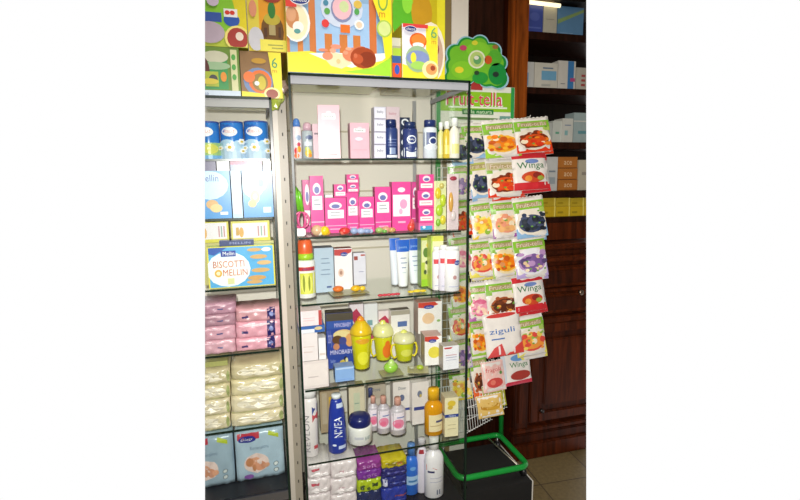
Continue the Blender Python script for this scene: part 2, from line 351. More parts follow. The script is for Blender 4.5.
# left cabinet toy boxes
tA = [r(.0, .15, .72, .8, '3c9450'), e(.45, .8, .3, .12, 'c8c8b0'), e(.45, .62, .34, .08, '98b890'), e(.15, .5, .16, .3, '5a2c28'), r(.2, .2, .5, .5, 'a8b838'), e(.38, .35, .1, .09, '484848'), e(.62, .4, .07, .1, 'e09030'), e(.3, .3, .2, .06, 'd0c040'),
      r(.8, .05, .95, .95, 'cfd0a0'), e(.87, .8, .05, .06, '50a048'), e(.87, .6, .05, .06, '50a048'), e(.87, .4, .05, .06, '50a048'), r(0, 0, 1, .12, 'c8d8e8'), t('chicco', .03, .02, .25, .09, '203080')]
toybox('green toy box with a clear window, lower left on the left cabinet', 196, 240, 47, 'ltop', .02, tA, '6c8c3c', '7c8440', .33)
zz = TOPZ['last']
tB = [r(.15, .3, .78, 1, '88c838'), pg([(.7, 1), (1, 1), (1, .2), (.85, .4)], 'e0d028'), r(.05, .45, .5, .62, '3858a8'), e(.7, .5, .16, .12, '2c58b0'), r(.55, .55, .82, .7, 'f0f0f0'), e(.62, .63, .05, .04, 'd84030'), e(.72, .63, .05, .04, 'd84030'),
      e(.25, .25, .3, .2, 'b8a8b8'), e(.8, .16, .26, .24, 'f0e080'), e(.8, .16, .21, .2, 'a83c34'), e(.84, .2, .08, .08, 'e8d8c8'), e(.35, .82, .12, .1, 'd0c0d8')]
toybox('green toy box with a little train, stacked above on the left cabinet', 196, 247, -8, 'ltop', .02, tB, 'b8c848', 'a8a020', .33, zb=zz)
tC = [e(.42, .36, .36, .3, '7088b0'), e(.46, .36, .28, .25, 'e07028'), e(.46, .35, .19, .19, '907838'), e(.5, .33, .1, .15, 'c8b838'), e(.38, .32, .06, .05, 'e8e8e8'), e(.2, .45, .14, .12, 'e87838'),
      e(.45, .8, .18, .06, 'b88c28'), pg([(.68, 1), (1, 1), (1, 0), (.8, .2)], 'e8de40'), t('6', .76, .66, .9, .88, '50986c'), t('m', .77, .56, .88, .62, 'c89030'), pg([(0, 0), (1, 0), (1, .16), (.5, .1), (0, .14)], 'e8d830'), e(.74, .1, .2, .14, 'f0e8a0'), e(.74, .1, .15, .1, '985040')]
toybox('yellow toy box with an orange ring teether marked six months', 240.5, 282, 52, 'ltop', .03, tC, '8c6c48', 'c8b830', .33)
zz = TOPZ['last']
tD = [r(.3, .25, .95, 1, 'e09820'), r(.0, .0, .3, 1, 'd8c848'), e(.64, .35, .3, .3, '6c4818'), e(.64, .55, .22, .1, 'b8a838'), e(.64, .7, .1, .14, '2c7830'), e(.65, .92, .26, .1, '983020'), r(.55, .28, .72, .45, 'a89868'), r(.42, .25, .5, .4, '503018'), r(.8, .25, .86, .42, '503018'),
      e(.2, .2, .2, .2, 'c8c8d0'), e(.15, .7, .1, .14, 'd89070'), r(.3, 0, 1, .2, 'e6dc58'), r(.5, .1, .9, .12, 'a0a050'), r(.6, .05, .9, .07, 'a0a050')]
toybox('orange and brown toy box with a dark bottle-shaped toy, stacked above the ring teether', 247.5, 286, -8, 'ltop', .03, tD, 'c89838', 'a87828', .33, zb=zz)
# crumpled bag with ribbon hanging near the gap
cb = MB(); rr = random.Random(3)
for k, (c, m_) in enumerate([((.068, 1.81, 1.80), 'c89898'), ((.082, 1.80, 1.84), '8c7c68'), ((.088, 1.80, 1.79), 'a8b858'), ((.075, 1.80, 1.765), 'b0c050'), ((.10, 1.805, 1.82), 'a08878')]):
    bm = bmesh.new(); bmesh.ops.create_icosphere(bm, subdivisions=2, radius=.019)
    for v in bm.verts: v.co = Vector(c)+Vector((v.co.x, v.co.y*.6, v.co.z*1.3))*(.75+rr.random()*.5)
    bm.verts.index_update(); cb.add([v.co for v in bm.verts], [tuple(v.index for v in f.verts) for f in bm.faces], mat(m_, .25, 'foil')); bm.free()
tag(cb.build('gift_bag'), 'small crumpled pink and green cellophane bag above the metal upright', 'bag')

# ------------------------------------------------------------------ left cabinet stock
def tin(label, x0, x1, yt, sh, d, ops, group='blue formula tins on the upper left shelf'):
    x, Y, z, w, h = spot(x0, x1, yt, sh, d); R = w/2
    root = empty('milk_tin', (x, Y+R, z+.0005)); tag(root, label, 'tin', group)
    S = lambda u, v, off: ((R+off)*math.sin(math.asin(max(-1, min(1, 2*u-1)))), -(R+off)*math.cos(math.asin(max(-1, min(1, 2*u-1)))), v*h*.96)
    m = MB().lathe([(R*.97, 0), (R, .002), (R, h*.95), (R*.98, h*.96)], mat('2f7cd0', .25)); m.decals(ops, S); m.build('body', root)
    MB().lathe([(R*1.01, h*.955), (R*1.01, h*.985), (R*.96, h), (R*.9, h)], mat('3c58a8', .3, 'plastic')).build('lid', root)
lab = [e(.42, .75, .33, .13, 'f2f2fa'), t('Mellin', .12, .86, .5, .95, '203090'), t('POLILAT', .2, .72, .62, .79, 'e07058')]
def daisy(cx, cy, s=.1): return [e(cx+s*.9*math.cos(a), cy+s*.62*math.sin(a), s*.55, s*.32, 'f4f6fa') for a in (0, 1.05, 2.1, 3.14, 4.19, 5.24)]+[e(cx, cy, s*.55, s*.34, 'd8b838')]
flo = [r(.02, 0, .98, .35, 'c4dcf2'), e(.3, .42, .3, .12, 'b8d8f0'), e(.75, .38, .22, .14, 'b8d8f0')]+daisy(.42, .32, .13)+daisy(.84, .48, .09)+daisy(.86, .22, .08)+daisy(.12, .3, .07)
tin('blue tin with white daisies, in the middle of the three tins', 219.8, 243.6, 121, 'l1', .02, lab+flo)
tin('blue tin with white daisies, nearest the cabinet edge', 244.2, 269, 120.5, 'l1', .02, lab+flo)
tin('blue tin with a green and yellow lower label, partly seen at far left', 196, 219.3, 121, 'l1', .02, lab+[r(.02, 0, .98, .45, 'a0c480'), e(.6, .28, .3, .14, 'd0d060'), r(.0, .0, .98, .1, '78b0e0')])
# blue biscuit cartons below
glare = [r(.06, .05, .94, .12, '9cc8ea')]
bx = 'blue baby food cartons on the second left shelf'
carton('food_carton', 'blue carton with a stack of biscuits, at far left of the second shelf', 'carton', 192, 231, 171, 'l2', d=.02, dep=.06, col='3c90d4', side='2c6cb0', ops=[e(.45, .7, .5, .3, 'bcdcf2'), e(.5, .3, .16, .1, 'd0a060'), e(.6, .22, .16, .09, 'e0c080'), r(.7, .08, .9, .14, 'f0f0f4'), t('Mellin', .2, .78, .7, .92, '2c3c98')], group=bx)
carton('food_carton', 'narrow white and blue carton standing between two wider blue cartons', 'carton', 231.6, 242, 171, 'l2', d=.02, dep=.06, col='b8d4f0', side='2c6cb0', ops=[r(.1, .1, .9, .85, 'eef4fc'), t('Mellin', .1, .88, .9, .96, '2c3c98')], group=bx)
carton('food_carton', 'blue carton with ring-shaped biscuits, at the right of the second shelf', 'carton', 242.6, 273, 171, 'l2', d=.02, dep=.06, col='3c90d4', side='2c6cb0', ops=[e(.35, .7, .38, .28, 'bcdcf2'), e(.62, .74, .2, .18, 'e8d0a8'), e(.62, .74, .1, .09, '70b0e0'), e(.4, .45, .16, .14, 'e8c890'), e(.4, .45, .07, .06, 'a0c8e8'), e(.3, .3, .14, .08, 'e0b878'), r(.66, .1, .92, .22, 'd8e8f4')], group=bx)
zz = TOPZ['last']
for (a, b, c, o, l) in ((196, 216, '4a3a6c', [], 'flat dark violet box lying at the far left on the blue cartons'), (216.5, 229.5, 'd8d4dc', [], 'flat white box lying on the blue cartons beside a violet box'),
                        (230, 262.5, '33448c', [r(0, .6, 1, 1, 'b0507c'), t('MELLIN', .3, .15, .8, .45, 'd0d8f0')], 'flat navy and magenta box lying on the blue cartons'), (263, 271, 'cfcfc0', [], 'small pale box lying at the right end on the blue cartons')):
    carton('flat_box', l, 'box', a, b, 160.8, 'l2', d=.03, dep=.06, col=c, ops=o, zb=zz, group='flat boxes lying on the blue cartons')
# biscuit box and yellow boxes
bis = [r(.02, .02, .98, .98, '58ace0'), e(.3, .45, .33, .42, 'e8f2fa'), e(.3, .4, .24, .3, 'f8f8f4'), pg([(.02, .98), (.3, .98), (.1, .8), (.02, .84)], '2c58b0'), r(.2, .76, .42, .9, '28409c'), t('Mellin', .23, .79, .4, .88, 'ffffff'),
       t('BISCOTTI', .08, .50, .54, .66, 'c06030'), t('MELLIN', .22, .30, .58, .45, 'c06030'), e(.15, .37, .055, .09, 'e0b040'), e(.15, .37, .03, .05, 'f4e8c0'), r(.28, .1, .38, .24, 'd8d8a0'),
       e(.7, .9, .11, .045, 'd0a468'), e(.76, .73, .13, .055, 'd0a468'), e(.84, .58, .11, .055, 'd8b078'), e(.78, .4, .14, .055, 'd0a468'), e(.72, .22, .14, .06, 'cc9c5c'), e(.68, .12, .12, .045, 'd0a468'), e(.88, .9, .07, .05, 'f0f4fa')]
carton('biscuit_box', 'yellow-edged blue biscuit box lettered BISCOTTI MELLIN', 'biscuit box', 207.5, 275, 246, 'l3', d=.02, dep=.045, col='e4d850', side='b0d068', ops=bis)
zz = TOPZ['last']
carton('flat_box', 'flat navy box lying on top of the biscuit box', 'box', 219, 254, 240.5, 'l3', d=.025, dep=.035, col='3c4878', ops=[t('MELLIN', .3, .3, .9, .7, '98a0d0')], zb=zz)
carton('storage_carton', 'plain pale carton standing behind the biscuit box', 'carton', 200, 275, 242, 'l3', d=.09, dep=.1, col='c8c07c', side='b8b080')
zz = TOPZ['last']
for a, b, l in ((196, 229, 'yellow snack box with cream window, left of the pair'), (231, 270, 'yellow snack box with pictured biscuits, right of the pair')):
    carton('snack_box', l+' above the biscuit box', 'box', a, b, 221, 'l3', d=.09, dep=.08, col='ded44c', side='b8ae3c', ops=[r(.04, .16, .94, .9, 'f2ecf0'), r(.12, .3, .2, .7, 'd0a040'), e(.26, .45, .06, .25, 'e0a848'), r(.68, .25, .72, .75, 'c89090'), r(.76, .25, .8, .75, '90b0a0'), r(.84, .25, .88, .75, 'c89090')], zb=zz, group='yellow snack boxes above the biscuit box')
carton('carton_block', 'tall teal carton standing at the far left behind the pink packs', 'carton', 192, 207, 300, 'l4', d=.17, dep=.05, col='3c605c', ops=[r(.1, .5, .9, .8, '486c68')])
# pink packs
zz = None; hs = [(337.5, 351.5), (321.5, 337), (308, 321)]
nm = ['bottom', 'second', 'top']
pink = [r(.68, .0, .86, 1, '2c2464'), e(.77, .5, .05, .16, '8890c8'), r(.12, .3, .26, .45, '4a3a6c'), t('soft', .12, .32, .26, .52, '3c3068'), e(.4, .8, .35, .08, 'f8dce4')]
for k, (a, b) in enumerate(hs):
    softpack('wipes_pack', f'pink wipes pack with a navy panel, {nm[k]} of the right stack', 'wipes pack', 236, 281.5, a, 'l4', d=.02, dep=.13, col='e8a8b8' if k < 2 else 'd8a0a8', ops=pink, group='pink wipes packs on the fourth left shelf', zb=zz, seed=k)
    zz = TOPZ['last']-.0005
zz = None
nm = ['bottom', 'second', 'third', 'top']
for k, a in enumerate((341, 327, 315, 303.5)):
    softpack('wipes_pack', f'dusty pink wipes pack, {nm[k]} of the left stack', 'wipes pack', 193, 235.5, a, 'l4', d=.02, dep=.13, col=['dcaab8', 'd8a4b4', 'b48898', 'c090a4'][k], ops=[r(.55, .4, .7, .5, '4a5a8c'), e(.5, .8, .3, .06, 'ecc8d4')], group='pink wipes packs on the fourth left shelf', zb=zz, seed=k+10)
    zz = TOPZ['last']-.0005
# cream packs
gname = 'cream nappy packs on the fifth left shelf'
for (x0, x1, w_) in ((190, 230, 'left'), (231, 284, 'right')):
    zz = None
    for k, a in enumerate((412, 395, 379, 364) if w_ == 'right' else (417, 401, 386, 371)):
        softpack('nappy_pack', f'cream and green plastic nappy pack, {nm[k]} of the {w_} stack', 'nappy pack', x0, x1, a, 'l5', d=.02, dep=.2, col=['e2d4b2', 'e6d8b8', 'ded0a8', 'cec09a'][k], ops=[r(.0, .0, 1, .1, 'c4c488'), e(.5, .55, .4, .3, 'eae0cc'), e(.95, .5, .04, .36, 'a4ac70')], group=gname, zb=zz, seed=k+20, rough=.2)
        zz = TOPZ['last']-.0005
carton('flat_box', 'flat green and cream tray resting on the left cream packs', 'box', 198, 228, 362, 'l5', d=.04, dep=.1, col='a8a868', zb=zz)
# big nappy packs
dia = [r(.05, .86, .5, .98, 'c03848'), e(.25, .86, .18, .07, '28308c'), t('chicco', .12, .83, .38, .89, 'ffffff'), pg([(.7, .98), (.9, .9), (.9, .82), (.68, .9)], 'b8c838'), t('Recensioni', .3, .64, .68, .71, '708098'),
       e(.42, .36, .26, .2, 'ecd4cc'), e(.36, .38, .16, .1, 'e0a484'), e(.5, .3, .12, .1, 'd89878'), e(.28, .4, .08, .09, 'c88860'), e(.62, .3, .07, .05, 'e0a484'), e(.37, .28, .04, .07, 'c88860'),
       e(.82, .3, .055, .045, '60707c'), e(.82, .3, .042, .034, 'd8e0e0'), e(.82, .18, .055, .045, '60707c'), e(.82, .18, .042, .034, 'd8e0e0'), e(.25, .1, .1, .05, '8858a8')]
softpack('nappy_pack', 'pale blue nappy pack with a crawling baby, at the bottom right of the left cabinet', 'nappy pack', 235.5, 284, 431, 'ldeck', d=.09, dep=.14, col='b4ccdc', ops=dia, seed=40, group='pale blue nappy packs on the cabinet floor')
softpack('nappy_pack', 'pale blue nappy pack cut by the picture edge, bottom left of the left cabinet', 'nappy pack', 184, 233.5, 438, 'ldeck', d=.09, dep=.14, col='a8c0d0', ops=dia, seed=41, group='pale blue nappy packs on the cabinet floor')

# ------------------------------------------------------------------ central cabinet stock, shelf 1
fruit = [e(.35, .25, .2, .1, 'd84040'), e(.65, .3, .2, .1, 'e8a030'), e(.4, .1, .25, .08, 'e07040'), e(.6, .45, .18, .06, 'c83858'), e(.6, .65, .25, .08, '98a8c8')]
bottle('shampoo_bottle', 'white fruit-printed shampoo bottle with a rounded sky-blue cap', 'bottle', 292.5, 302, 118, 's1', d=.06, col='ecdee4', cap='5080cc', capf=.2, capr=.75, ops=fruit, capprof=[(1, 0), (1, .4), (.8, .8), (.35, 1)])
bottle('shampoo_bottle', 'lilac-capped shampoo bottle with a fruit label beside a pink box', 'bottle', 302.5, 313.5, 122, 's1', d=.05, col='b0b8c0', cap='d0a8b8', capf=.22, capr=.8, ops=[e(.5, .2, .3, .14, 'e0c040'), e(.4, .35, .2, .07, 'c8d060'), e(.6, .12, .2, .07, 'e09040'), e(.6, .75, .3, .08, '5c6890'), r(.2, .45, .8, .6, 'd8dce8')], capprof=[(1, 0), (1, .5), (.8, .85), (.35, 1)])
def mustela(w2='c0607c'): return [r(.2, .74, .8, .84, 'f4f4f8'), t('baby', .28, .76, .72, .82, '303848'), e(.5, .86, .12, .03, 'f0d0dc'), e(.45, .55, .2, .05, 'e4dcf0'), r(.15, .24, .85, .25, 'a890a0'), r(.35, .06, .85, .08, '383038'), r(.1, .45, .9, .47, 'e8c8d4')]
carton('cosmetic_box', 'slim pale pink box tucked behind the tall pink box', 'box', 312.5, 322, 124, 's1', d=.10, dep=.03, col='e8c4d0', ops=[r(.2, .7, .8, .75, '806878')])
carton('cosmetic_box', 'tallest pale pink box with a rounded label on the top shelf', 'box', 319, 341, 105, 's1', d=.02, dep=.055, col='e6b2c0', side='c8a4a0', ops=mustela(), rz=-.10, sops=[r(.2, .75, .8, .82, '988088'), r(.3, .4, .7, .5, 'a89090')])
carton('cosmetic_box', 'short pale pink box with white flower label', 'box', 350, 369.5, 123, 's1', d=.03, dep=.045, col='e8b4c4', ops=mustela()[:5])
for k, (a, b) in enumerate(((145, 157), (132.5, 145), (119.5, 132), (107, 119))):
    zb = None if k == 0 else TOPZ['last']
    carton('soap_box', f'lilac-white soap box, {nm[k]} of the stack of four', 'box', 374, 386, a, 's1', d=.05, dep=.05, col='dcd8ea', ops=[r(.1, .1, .9, .9, 'e8e4f2'), t('baby', .25, .45, .8, .7, '484868'), r(.0, .0, 1, .06, '9890a8')], zb=zb, group='lilac soap boxes stacked on the top shelf')
carton('cosmetic_box', 'pale pink box behind the navy bottle, next to the soap stack', 'box', 386.5, 400, 107, 's1', d=.13, dep=.04, col='e8d0d8', ops=[t('baby', .2, .84, .75, .9, 'c06880')])
nv = [r(.12, 0, .88, .3, 'e8ecf4'), pg([(0.02, .3), (.98, .3), (.98, .12), (.5, .28), (.02, .12)], '23346c')]
bg = 'navy and white lotion bottles on the top shelf'
bottle('lotion_bottle', 'dark blue lotion bottle with fine print, leftmost of three', 'bottle', 386, 399, 119, 's1', d=.05, col='2c3e78', cap='1c2c60', capf=.2, capr=.8, prof='straight', ops=[r(.1, .04, .9, .12, 'e8ecf4'), r(.2, .5, .8, .52, '7888b8'), r(.2, .6, .8, .62, '7888b8'), r(.2, .42, .8, .44, '7888b8'), r(.3, .15, .7, .35, '8898c0')], group=bg)
for k, a in enumerate((147.5, 137.5, 127.5, 117.5)):
    zb = None if k == 0 else TOPZ['last']
    carton('soap_box', f'black and white patterned small box, {nm[k]} of its stack', 'box', 400, 410, a, 's1', d=.12, dep=.04, col='24304c', ops=[e(.5, .5, .38, .36, 'f0f2f8'), e(.5, .5, .24, .2, '24304c')], zb=zb, group='black and white boxes stacked behind the bottles')
nlab = [r(.04, 0, .96, .36, 'e6eaf2'), e(.5, .36, .44, .16, '2a3a78'), e(.5, .62, .3, .14, 'e8ecf6'), e(.5, .62, .24, .1, '2a3a78'), t('baby', .34, .58, .66, .66, 'ffffff')]
bottle('lotion_bottle', 'navy topped white lotion bottle in front of the black and white boxes', 'bottle', 404.5, 419, 121.5, 's1', d=.02, col='2c3a74', cap='20305c', capf=.17, capr=.8, prof='straight', ops=nlab, group=bg)
bottle('lotion_bottle', 'navy and white lotion bottle beside the yellow oil bottles', 'bottle', 425, 438.5, 119.5, 's1', d=.02, col='dfe4ee', cap='1f2f68', capf=.18, capr=.85, prof='straight', ops=[r(.02, .38, .98, .82, '2c3c78'), e(.6, .55, .3, .13, 'e8ecf6'), e(.6, .55, .22, .09, '2c3c78'), e(.5, .36, .45, .1, 'dfe4ee')], group=bg)
for k, (a, b, yt, c, l) in enumerate(((438.5, 445, 122, 'd8d490', 'pale yellow oil bottle behind the navy bottle'), (444, 452, 121, 'd4b83c', 'deep yellow oil bottle with a white cap, middle of three'), (451, 461, 117.5, 'ece8d8', 'cream white bottle with white cap at the right end of the top shelf'))):
    bottle('oil_bottle', l, 'bottle', a, b, yt, 's1', d=(.06, .035, .02)[k], col=c, cap='f2f2f0', capf=.2, capr=.6, prof='shoulder', ops=[r(.15, .15, .85, .45, ('e8e4a0', 'e8d870', 'e8e090')[k])], group='yellow oil bottles at the right of the top shelf')

# ------------------------------------------------------------------ shelf 2 (pink boxes)
PK = 'ee4c9c'
def pinkbox(label, x0, x1, yt, d, dep=.04, zb=None, col=PK, kind=0):
    if kind == 0: ops = [e(.5, .78, .3, .1, 'f6e6f0'), e(.5, .76, .2, .06, '6c70b0'), r(.12, .42, .88, .66, 'f8f0f0'), r(.25, .5, .75, .52, '9098a8'), r(.25, .58, .7, .6, '9098a8'), r(.0, .2, 1, .22, 'f8b0d0'), r(.2, .1, .8, .13, 'f8a8cc')]
    elif kind == 1: ops = [e(.5, .72, .26, .2, 'f6e6f0'), e(.5, .68, .18, .1, '6c70b0'), r(.1, .14, .9, .42, 'f8f0f0'), r(.2, .26, .8, .3, 'd07090')]
    else: ops = [e(.5, .84, .2, .05, 'f6e6f0'), r(.05, .3, .95, .74, 'f8f0f4'), e(.6, .55, .2, .1, 'f0a0c8'), e(.45, .4, .1, .06, 'f0b0d0'), r(.3, .16, .7, .2, 'f8b0d0')]
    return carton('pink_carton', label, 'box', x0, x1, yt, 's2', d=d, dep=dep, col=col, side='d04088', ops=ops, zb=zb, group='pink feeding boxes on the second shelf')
pinkbox('magenta box standing behind the tall pink box at left', 303, 312, 180, .16, col='d04890', kind=1)
pinkbox('tallest pink box at the left of the second shelf', 310.5, 324, 176, .09)
pinkbox('squarish pink box with a large white label, second from left', 325, 346.5, 198, .10)
zz = TOPZ['last']
pinkbox('small pink box lying on top of the squarish pink box', 334, 346.5, 184.5, .11, zb=zz, kind=1)
carton('white_cap_box', 'small white box lying on the squarish pink box', 'box', 325, 333, 195, 's2', d=.12, dep=.03, col='f2f0f2', zb=zz)
pinkbox('pink box carrying two small pink boxes on it', 346.8, 359, 193, .12)
zz = TOPZ['last']; pinkbox('small pink box, lower of two on the middle pink box', 347, 359, 184, .12, zb=zz, kind=1)
zz = TOPZ['last']; pinkbox('small pink box, upper of two on the middle pink box', 346.5, 359, 174.5, .12, zb=zz, kind=1)
pinkbox('pink box with violet arch, right beside the three-high pink stack', 359.3, 374.5, 197, .09)
pinkbox('upright pink box with a cream label near the shelf centre', 375, 391, 187, .09)
pinkbox('widest pink box with a white picture panel', 392, 411, 182, .08, kind=2)
pinkbox('magenta box half hidden behind the wide pink box', 411.5, 419, 182, .16, col='d44c94', kind=0)
x_ = carton('pink_carton', 'low blue and pink box at the foot of the right pink stack', 'box', 418.5, 434, 223, 's2', d=.07, dep=.05, col='f070ac', ops=[r(.1, .0, .9, .6, '50a0d0'), e(.35, .4, .1, .2, 'e8f0f8')], group='pink feeding boxes on the second shelf')
zz = TOPZ['last']; pinkbox('pink box above the blue-footed box in the right stack', 418.5, 434, 208, .07, zb=zz, kind=1)
zz = TOPZ['last']; pinkbox('pink box second from top in the right stack', 417.5, 434, 190.5, .07, zb=zz, kind=1)
zz = TOPZ['last']; pinkbox('pink box at the very top of the right stack', 419, 434, 174.5, .075, zb=zz, kind=1)
def blister(name, label, cat, x0, x1, yt, sh, d, card, blobs, group=None, zb=None, textc=None):
    x, Y, z, w, h = spot(x0, x1, yt, sh, d, zb=zb); root = empty(name, (x, Y+.01, z+.0005)); tag(root, label, cat, group)
    MB().box(-w/2, w/2, 0, .002, 0, h, mat(card, .3)).build('card', root)
    m = MB()
    for (u, v, rx, rz, c) in blobs:
        bm = bmesh.new(); bmesh.ops.create_uvsphere(bm, u_segments=14, v_segments=8, radius=1)
        vs = [Vector((-w/2+u*w+q.co.x*rx*w, -.005+q.co.y*.008, v*h+q.co.z*rz*h)) for q in bm.verts]; bm.verts.index_update()
        m.add(vs, [tuple(q.index for q in f.verts) for f in bm.faces], mat(c, .25, 'plastic'), True); bm.free()
    m.build('dummies', root)
    MB().box(-w/2+.001, w/2-.001, -.016, -.015, .001, h-.001, FILM).build('film', root)
    TOPZ['last'] = z+h; return root
blister('dummy_pack', 'blister pack of yellow and lime dummies at the right of the second shelf', 'blister pack', 435, 447, 181, 's2', .05, 'e4e8b0', [(.3, .75, .25, .12, 'e8d030'), (.7, .6, .25, .13, 'c8dc38'), (.4, .4, .3, .12, 'b8d838'), (.7, .2, .25, .1, 'e8d840'), (.3, .15, .2, .08, '90c840'), (.6, .9, .2, .06, 'd8c870')])
blister('dummy_pack', 'pale pink blister pack with amber teat at the right end of the second shelf', 'blister pack', 448, 459.5, 174, 's2', .03, 'e8d4d8', [(.3, .5, .2, .18, 'e0a850'), (.5, .25, .25, .09, 'e8d8d8'), (.5, .92, .3, .04, 'b03850')])
# rattle at left
x, Y, z, w, h = spot(295, 309, 187, 's2', .03)
rt = empty('baby_rattle', (x, Y+.03, z)); tag(rt, 'green-handled pink baby rattle standing at the left of the second shelf', 'rattle')
MB().tube([(-.008, 0, .09), (-.013, 0, h*.8), (-.014, 0, h), (-.004, 0, h*.85), (.004, 0, .085)], .007, mat('70c030', .25, 'plastic')).build('handle', rt)
m = MB()
for a in range(3):
    m.tube([(.026*math.cos(q)*math.cos(a*1.05), .018*math.cos(q)*math.sin(a*1.05), .058+.03*math.sin(q)) for q in [2*PI*k/16 for k in range(16)]], .0035, mat('e05c94', .3, 'plastic'), close=True)
m.build('hoops', rt); MB().bev(-.022, .012, -.012, .012, 0, .028, mat('f0eaea', .4, 'plastic')).build('base', rt)
def lying(name, label, cat, xc, yc, sh, w, dpt, blobs, card=None, rz=0, group=None):
    # small flat pack lying on a glass shelf
    p = onZ(xc, yc, SH[sh]) if sh != 's2' else None
    if sh == 's2': p = onY(xc, yc, YF+.035); p.z = SH[sh]
    p.y = max(YF+.012+dpt/2, p.y)
    root = empty(name, (p.x, p.y, SH[sh]+.0005), rz); tag(root, label, cat, group)
    if card: MB().box(-w/2, w/2, -dpt/2, dpt/2, 0, .0015, mat(card, .3)).build('card', root)
    m = MB(); b0 = .0015 if card else 0
    for (u, v, rr_, hh, c) in blobs:
        bm = bmesh.new(); bmesh.ops.create_uvsphere(bm, u_segments=14, v_segments=8, radius=1)
        rr_ *= 1.25; hh *= 1.25
        vs = [Vector((u*w+q.co.x*rr_, v*dpt+q.co.y*rr_*.8, b0+hh+q.co.z*hh)) for q in bm.verts]; bm.verts.index_update()
        m.add(vs, [tuple(q.index for q in f.verts) for f in bm.faces], mat(c, .25, 'plastic'), True); bm.free()
    m.build('soother', root)
    return root
lying('baby_dummy', 'tan and white dummy lying in front of the tallest pink box', 'dummy', 317, 230, 's2', .03, .03, [(0, 0, .017, .016, 'd8b08c'), (.3, -.1, .01, .01, 'f0ece0')])
lying('baby_dummy', 'round yellow dummy lying on the second shelf', 'dummy', 324.5, 231, 's2', .03, .03, [(0, -.1, .014, .014, 'f0c820'), (.35, 0, .009, .008, 'e89c40')])
lying('baby_dummy', 'red dummy lying before the three-high pink stack', 'dummy', 344.5, 228, 's2', .03, .03, [(0, 0, .017, .011, 'd83c38'), (-.3, -.2, .008, .008, 'e87060')])
lying('baby_dummy', 'clear blue teat lying on the second shelf', 'dummy', 361, 229, 's2', .075, .03, [(-.35, 0, .012, .01, '98a8d0'), (0, 0, .014, .009, 'a8b4d8'), (.3, 0, .013, .008, '8c9cc8'), (.5, 0, .007, .007, 'b8c0e0')])
lying('baby_dummy', 'green and orange teether lying at the middle of the second shelf', 'dummy', 386, 230, 's2', .075, .03, [(-.35, 0, .012, .009, '9cb868'), (0, 0, .014, .01, 'd0987c'), (.3, 0, .013, .008, 'c89c60'), (-.1, -.3, .008, .006, '70a850')])
lying('baby_dummy', 'small red teether next to the blue-footed box', 'dummy', 411, 230, 's2', .03, .03, [(0, 0, .012, .014, 'd84840'), (.2, .2, .009, .02, 'd04c58')])

# ------------------------------------------------------------------ shelf 3
apple = [r(.06, .12, .94, .66, 'd8d850'), e(.5, .38, .3, .26, 'e8e870'), e(.36, .4, .06, .22, '909838'), e(.62, .4, .05, .2, '909838'), r(.1, .72, .9, .82, 'c83c3c'), t('chicco', .3, .73, .8, .81, '283080')]
def two(root, R, hb, h):
    MB().lathe([(R*.86, hb-.001), (R*.9, hb+.01), (R*.84, hb+.022)], mat('a8d030', .3, 'plastic')).build('ring', root)
bottle('baby_bottle', 'white baby wash bottle with a yellow label and orange domed cap', 'bottle', 296.5, 316, 238, 's3', yb=299, col='f0f0ec', cap='e06030', capf=.36, capr=.8, prof='straight', ops=apple, capprof=[(.9, 0), (1, .35), (1, .55), (.85, .85), (.4, 1)], extra=two)
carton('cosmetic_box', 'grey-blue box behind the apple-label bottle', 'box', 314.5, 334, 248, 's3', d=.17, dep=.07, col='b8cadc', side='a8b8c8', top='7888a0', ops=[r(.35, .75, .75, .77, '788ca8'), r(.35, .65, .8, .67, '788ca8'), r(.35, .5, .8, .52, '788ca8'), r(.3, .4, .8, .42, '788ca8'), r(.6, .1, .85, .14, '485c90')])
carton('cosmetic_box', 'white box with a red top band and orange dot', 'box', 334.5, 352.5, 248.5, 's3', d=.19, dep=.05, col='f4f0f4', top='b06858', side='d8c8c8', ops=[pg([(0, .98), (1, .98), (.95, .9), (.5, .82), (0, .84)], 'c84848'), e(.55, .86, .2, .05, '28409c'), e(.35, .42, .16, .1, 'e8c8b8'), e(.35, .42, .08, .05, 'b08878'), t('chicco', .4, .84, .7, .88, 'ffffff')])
carton('cosmetic_box', 'small white box at the right of the red-topped box', 'box', 353.5, 366, 253, 's3', d=.26, dep=.04, col='eceaf6', ops=[r(.05, .78, .35, .9, 'a85048'), r(.6, .9, .95, .95, 'c06050'), r(.4, .4, .8, .42, 'a0a0c0')])
lying('dummy_card', 'card with an orange and a yellow dummy lying on the third shelf', 'blister pack', 348, 292, 's3', .15, .10, [(-.25, .1, .018, .010, 'e87830'), (.2, -.1, .017, .010, 'ecb820'), (.38, -.1, .011, .008, 'f0c838')], card='a09c70', rz=.1)
lying('red_teether', 'red letters teether lying flat in the middle of the third shelf', 'teether', 389, 296, 's3', .085, .03, [(-.4, 0, .009, .004, 'c83848'), (-.2, 0, .009, .004, 'd04050'), (0, 0, .009, .004, 'c83848'), (.2, 0, .009, .004, 'd04050'), (.4, 0, .009, .004, 'c83848')])
lying('yellow_teether', 'long yellow teether lying in front of the blue-topped tubes', 'teether', 417, 292.5, 's3', .07, .03, [(-.35, 0, .012, .004, 'e8c828'), (0, 0, .014, .005, 'ecd040'), (.35, 0, .012, .004, 'e8c828')])
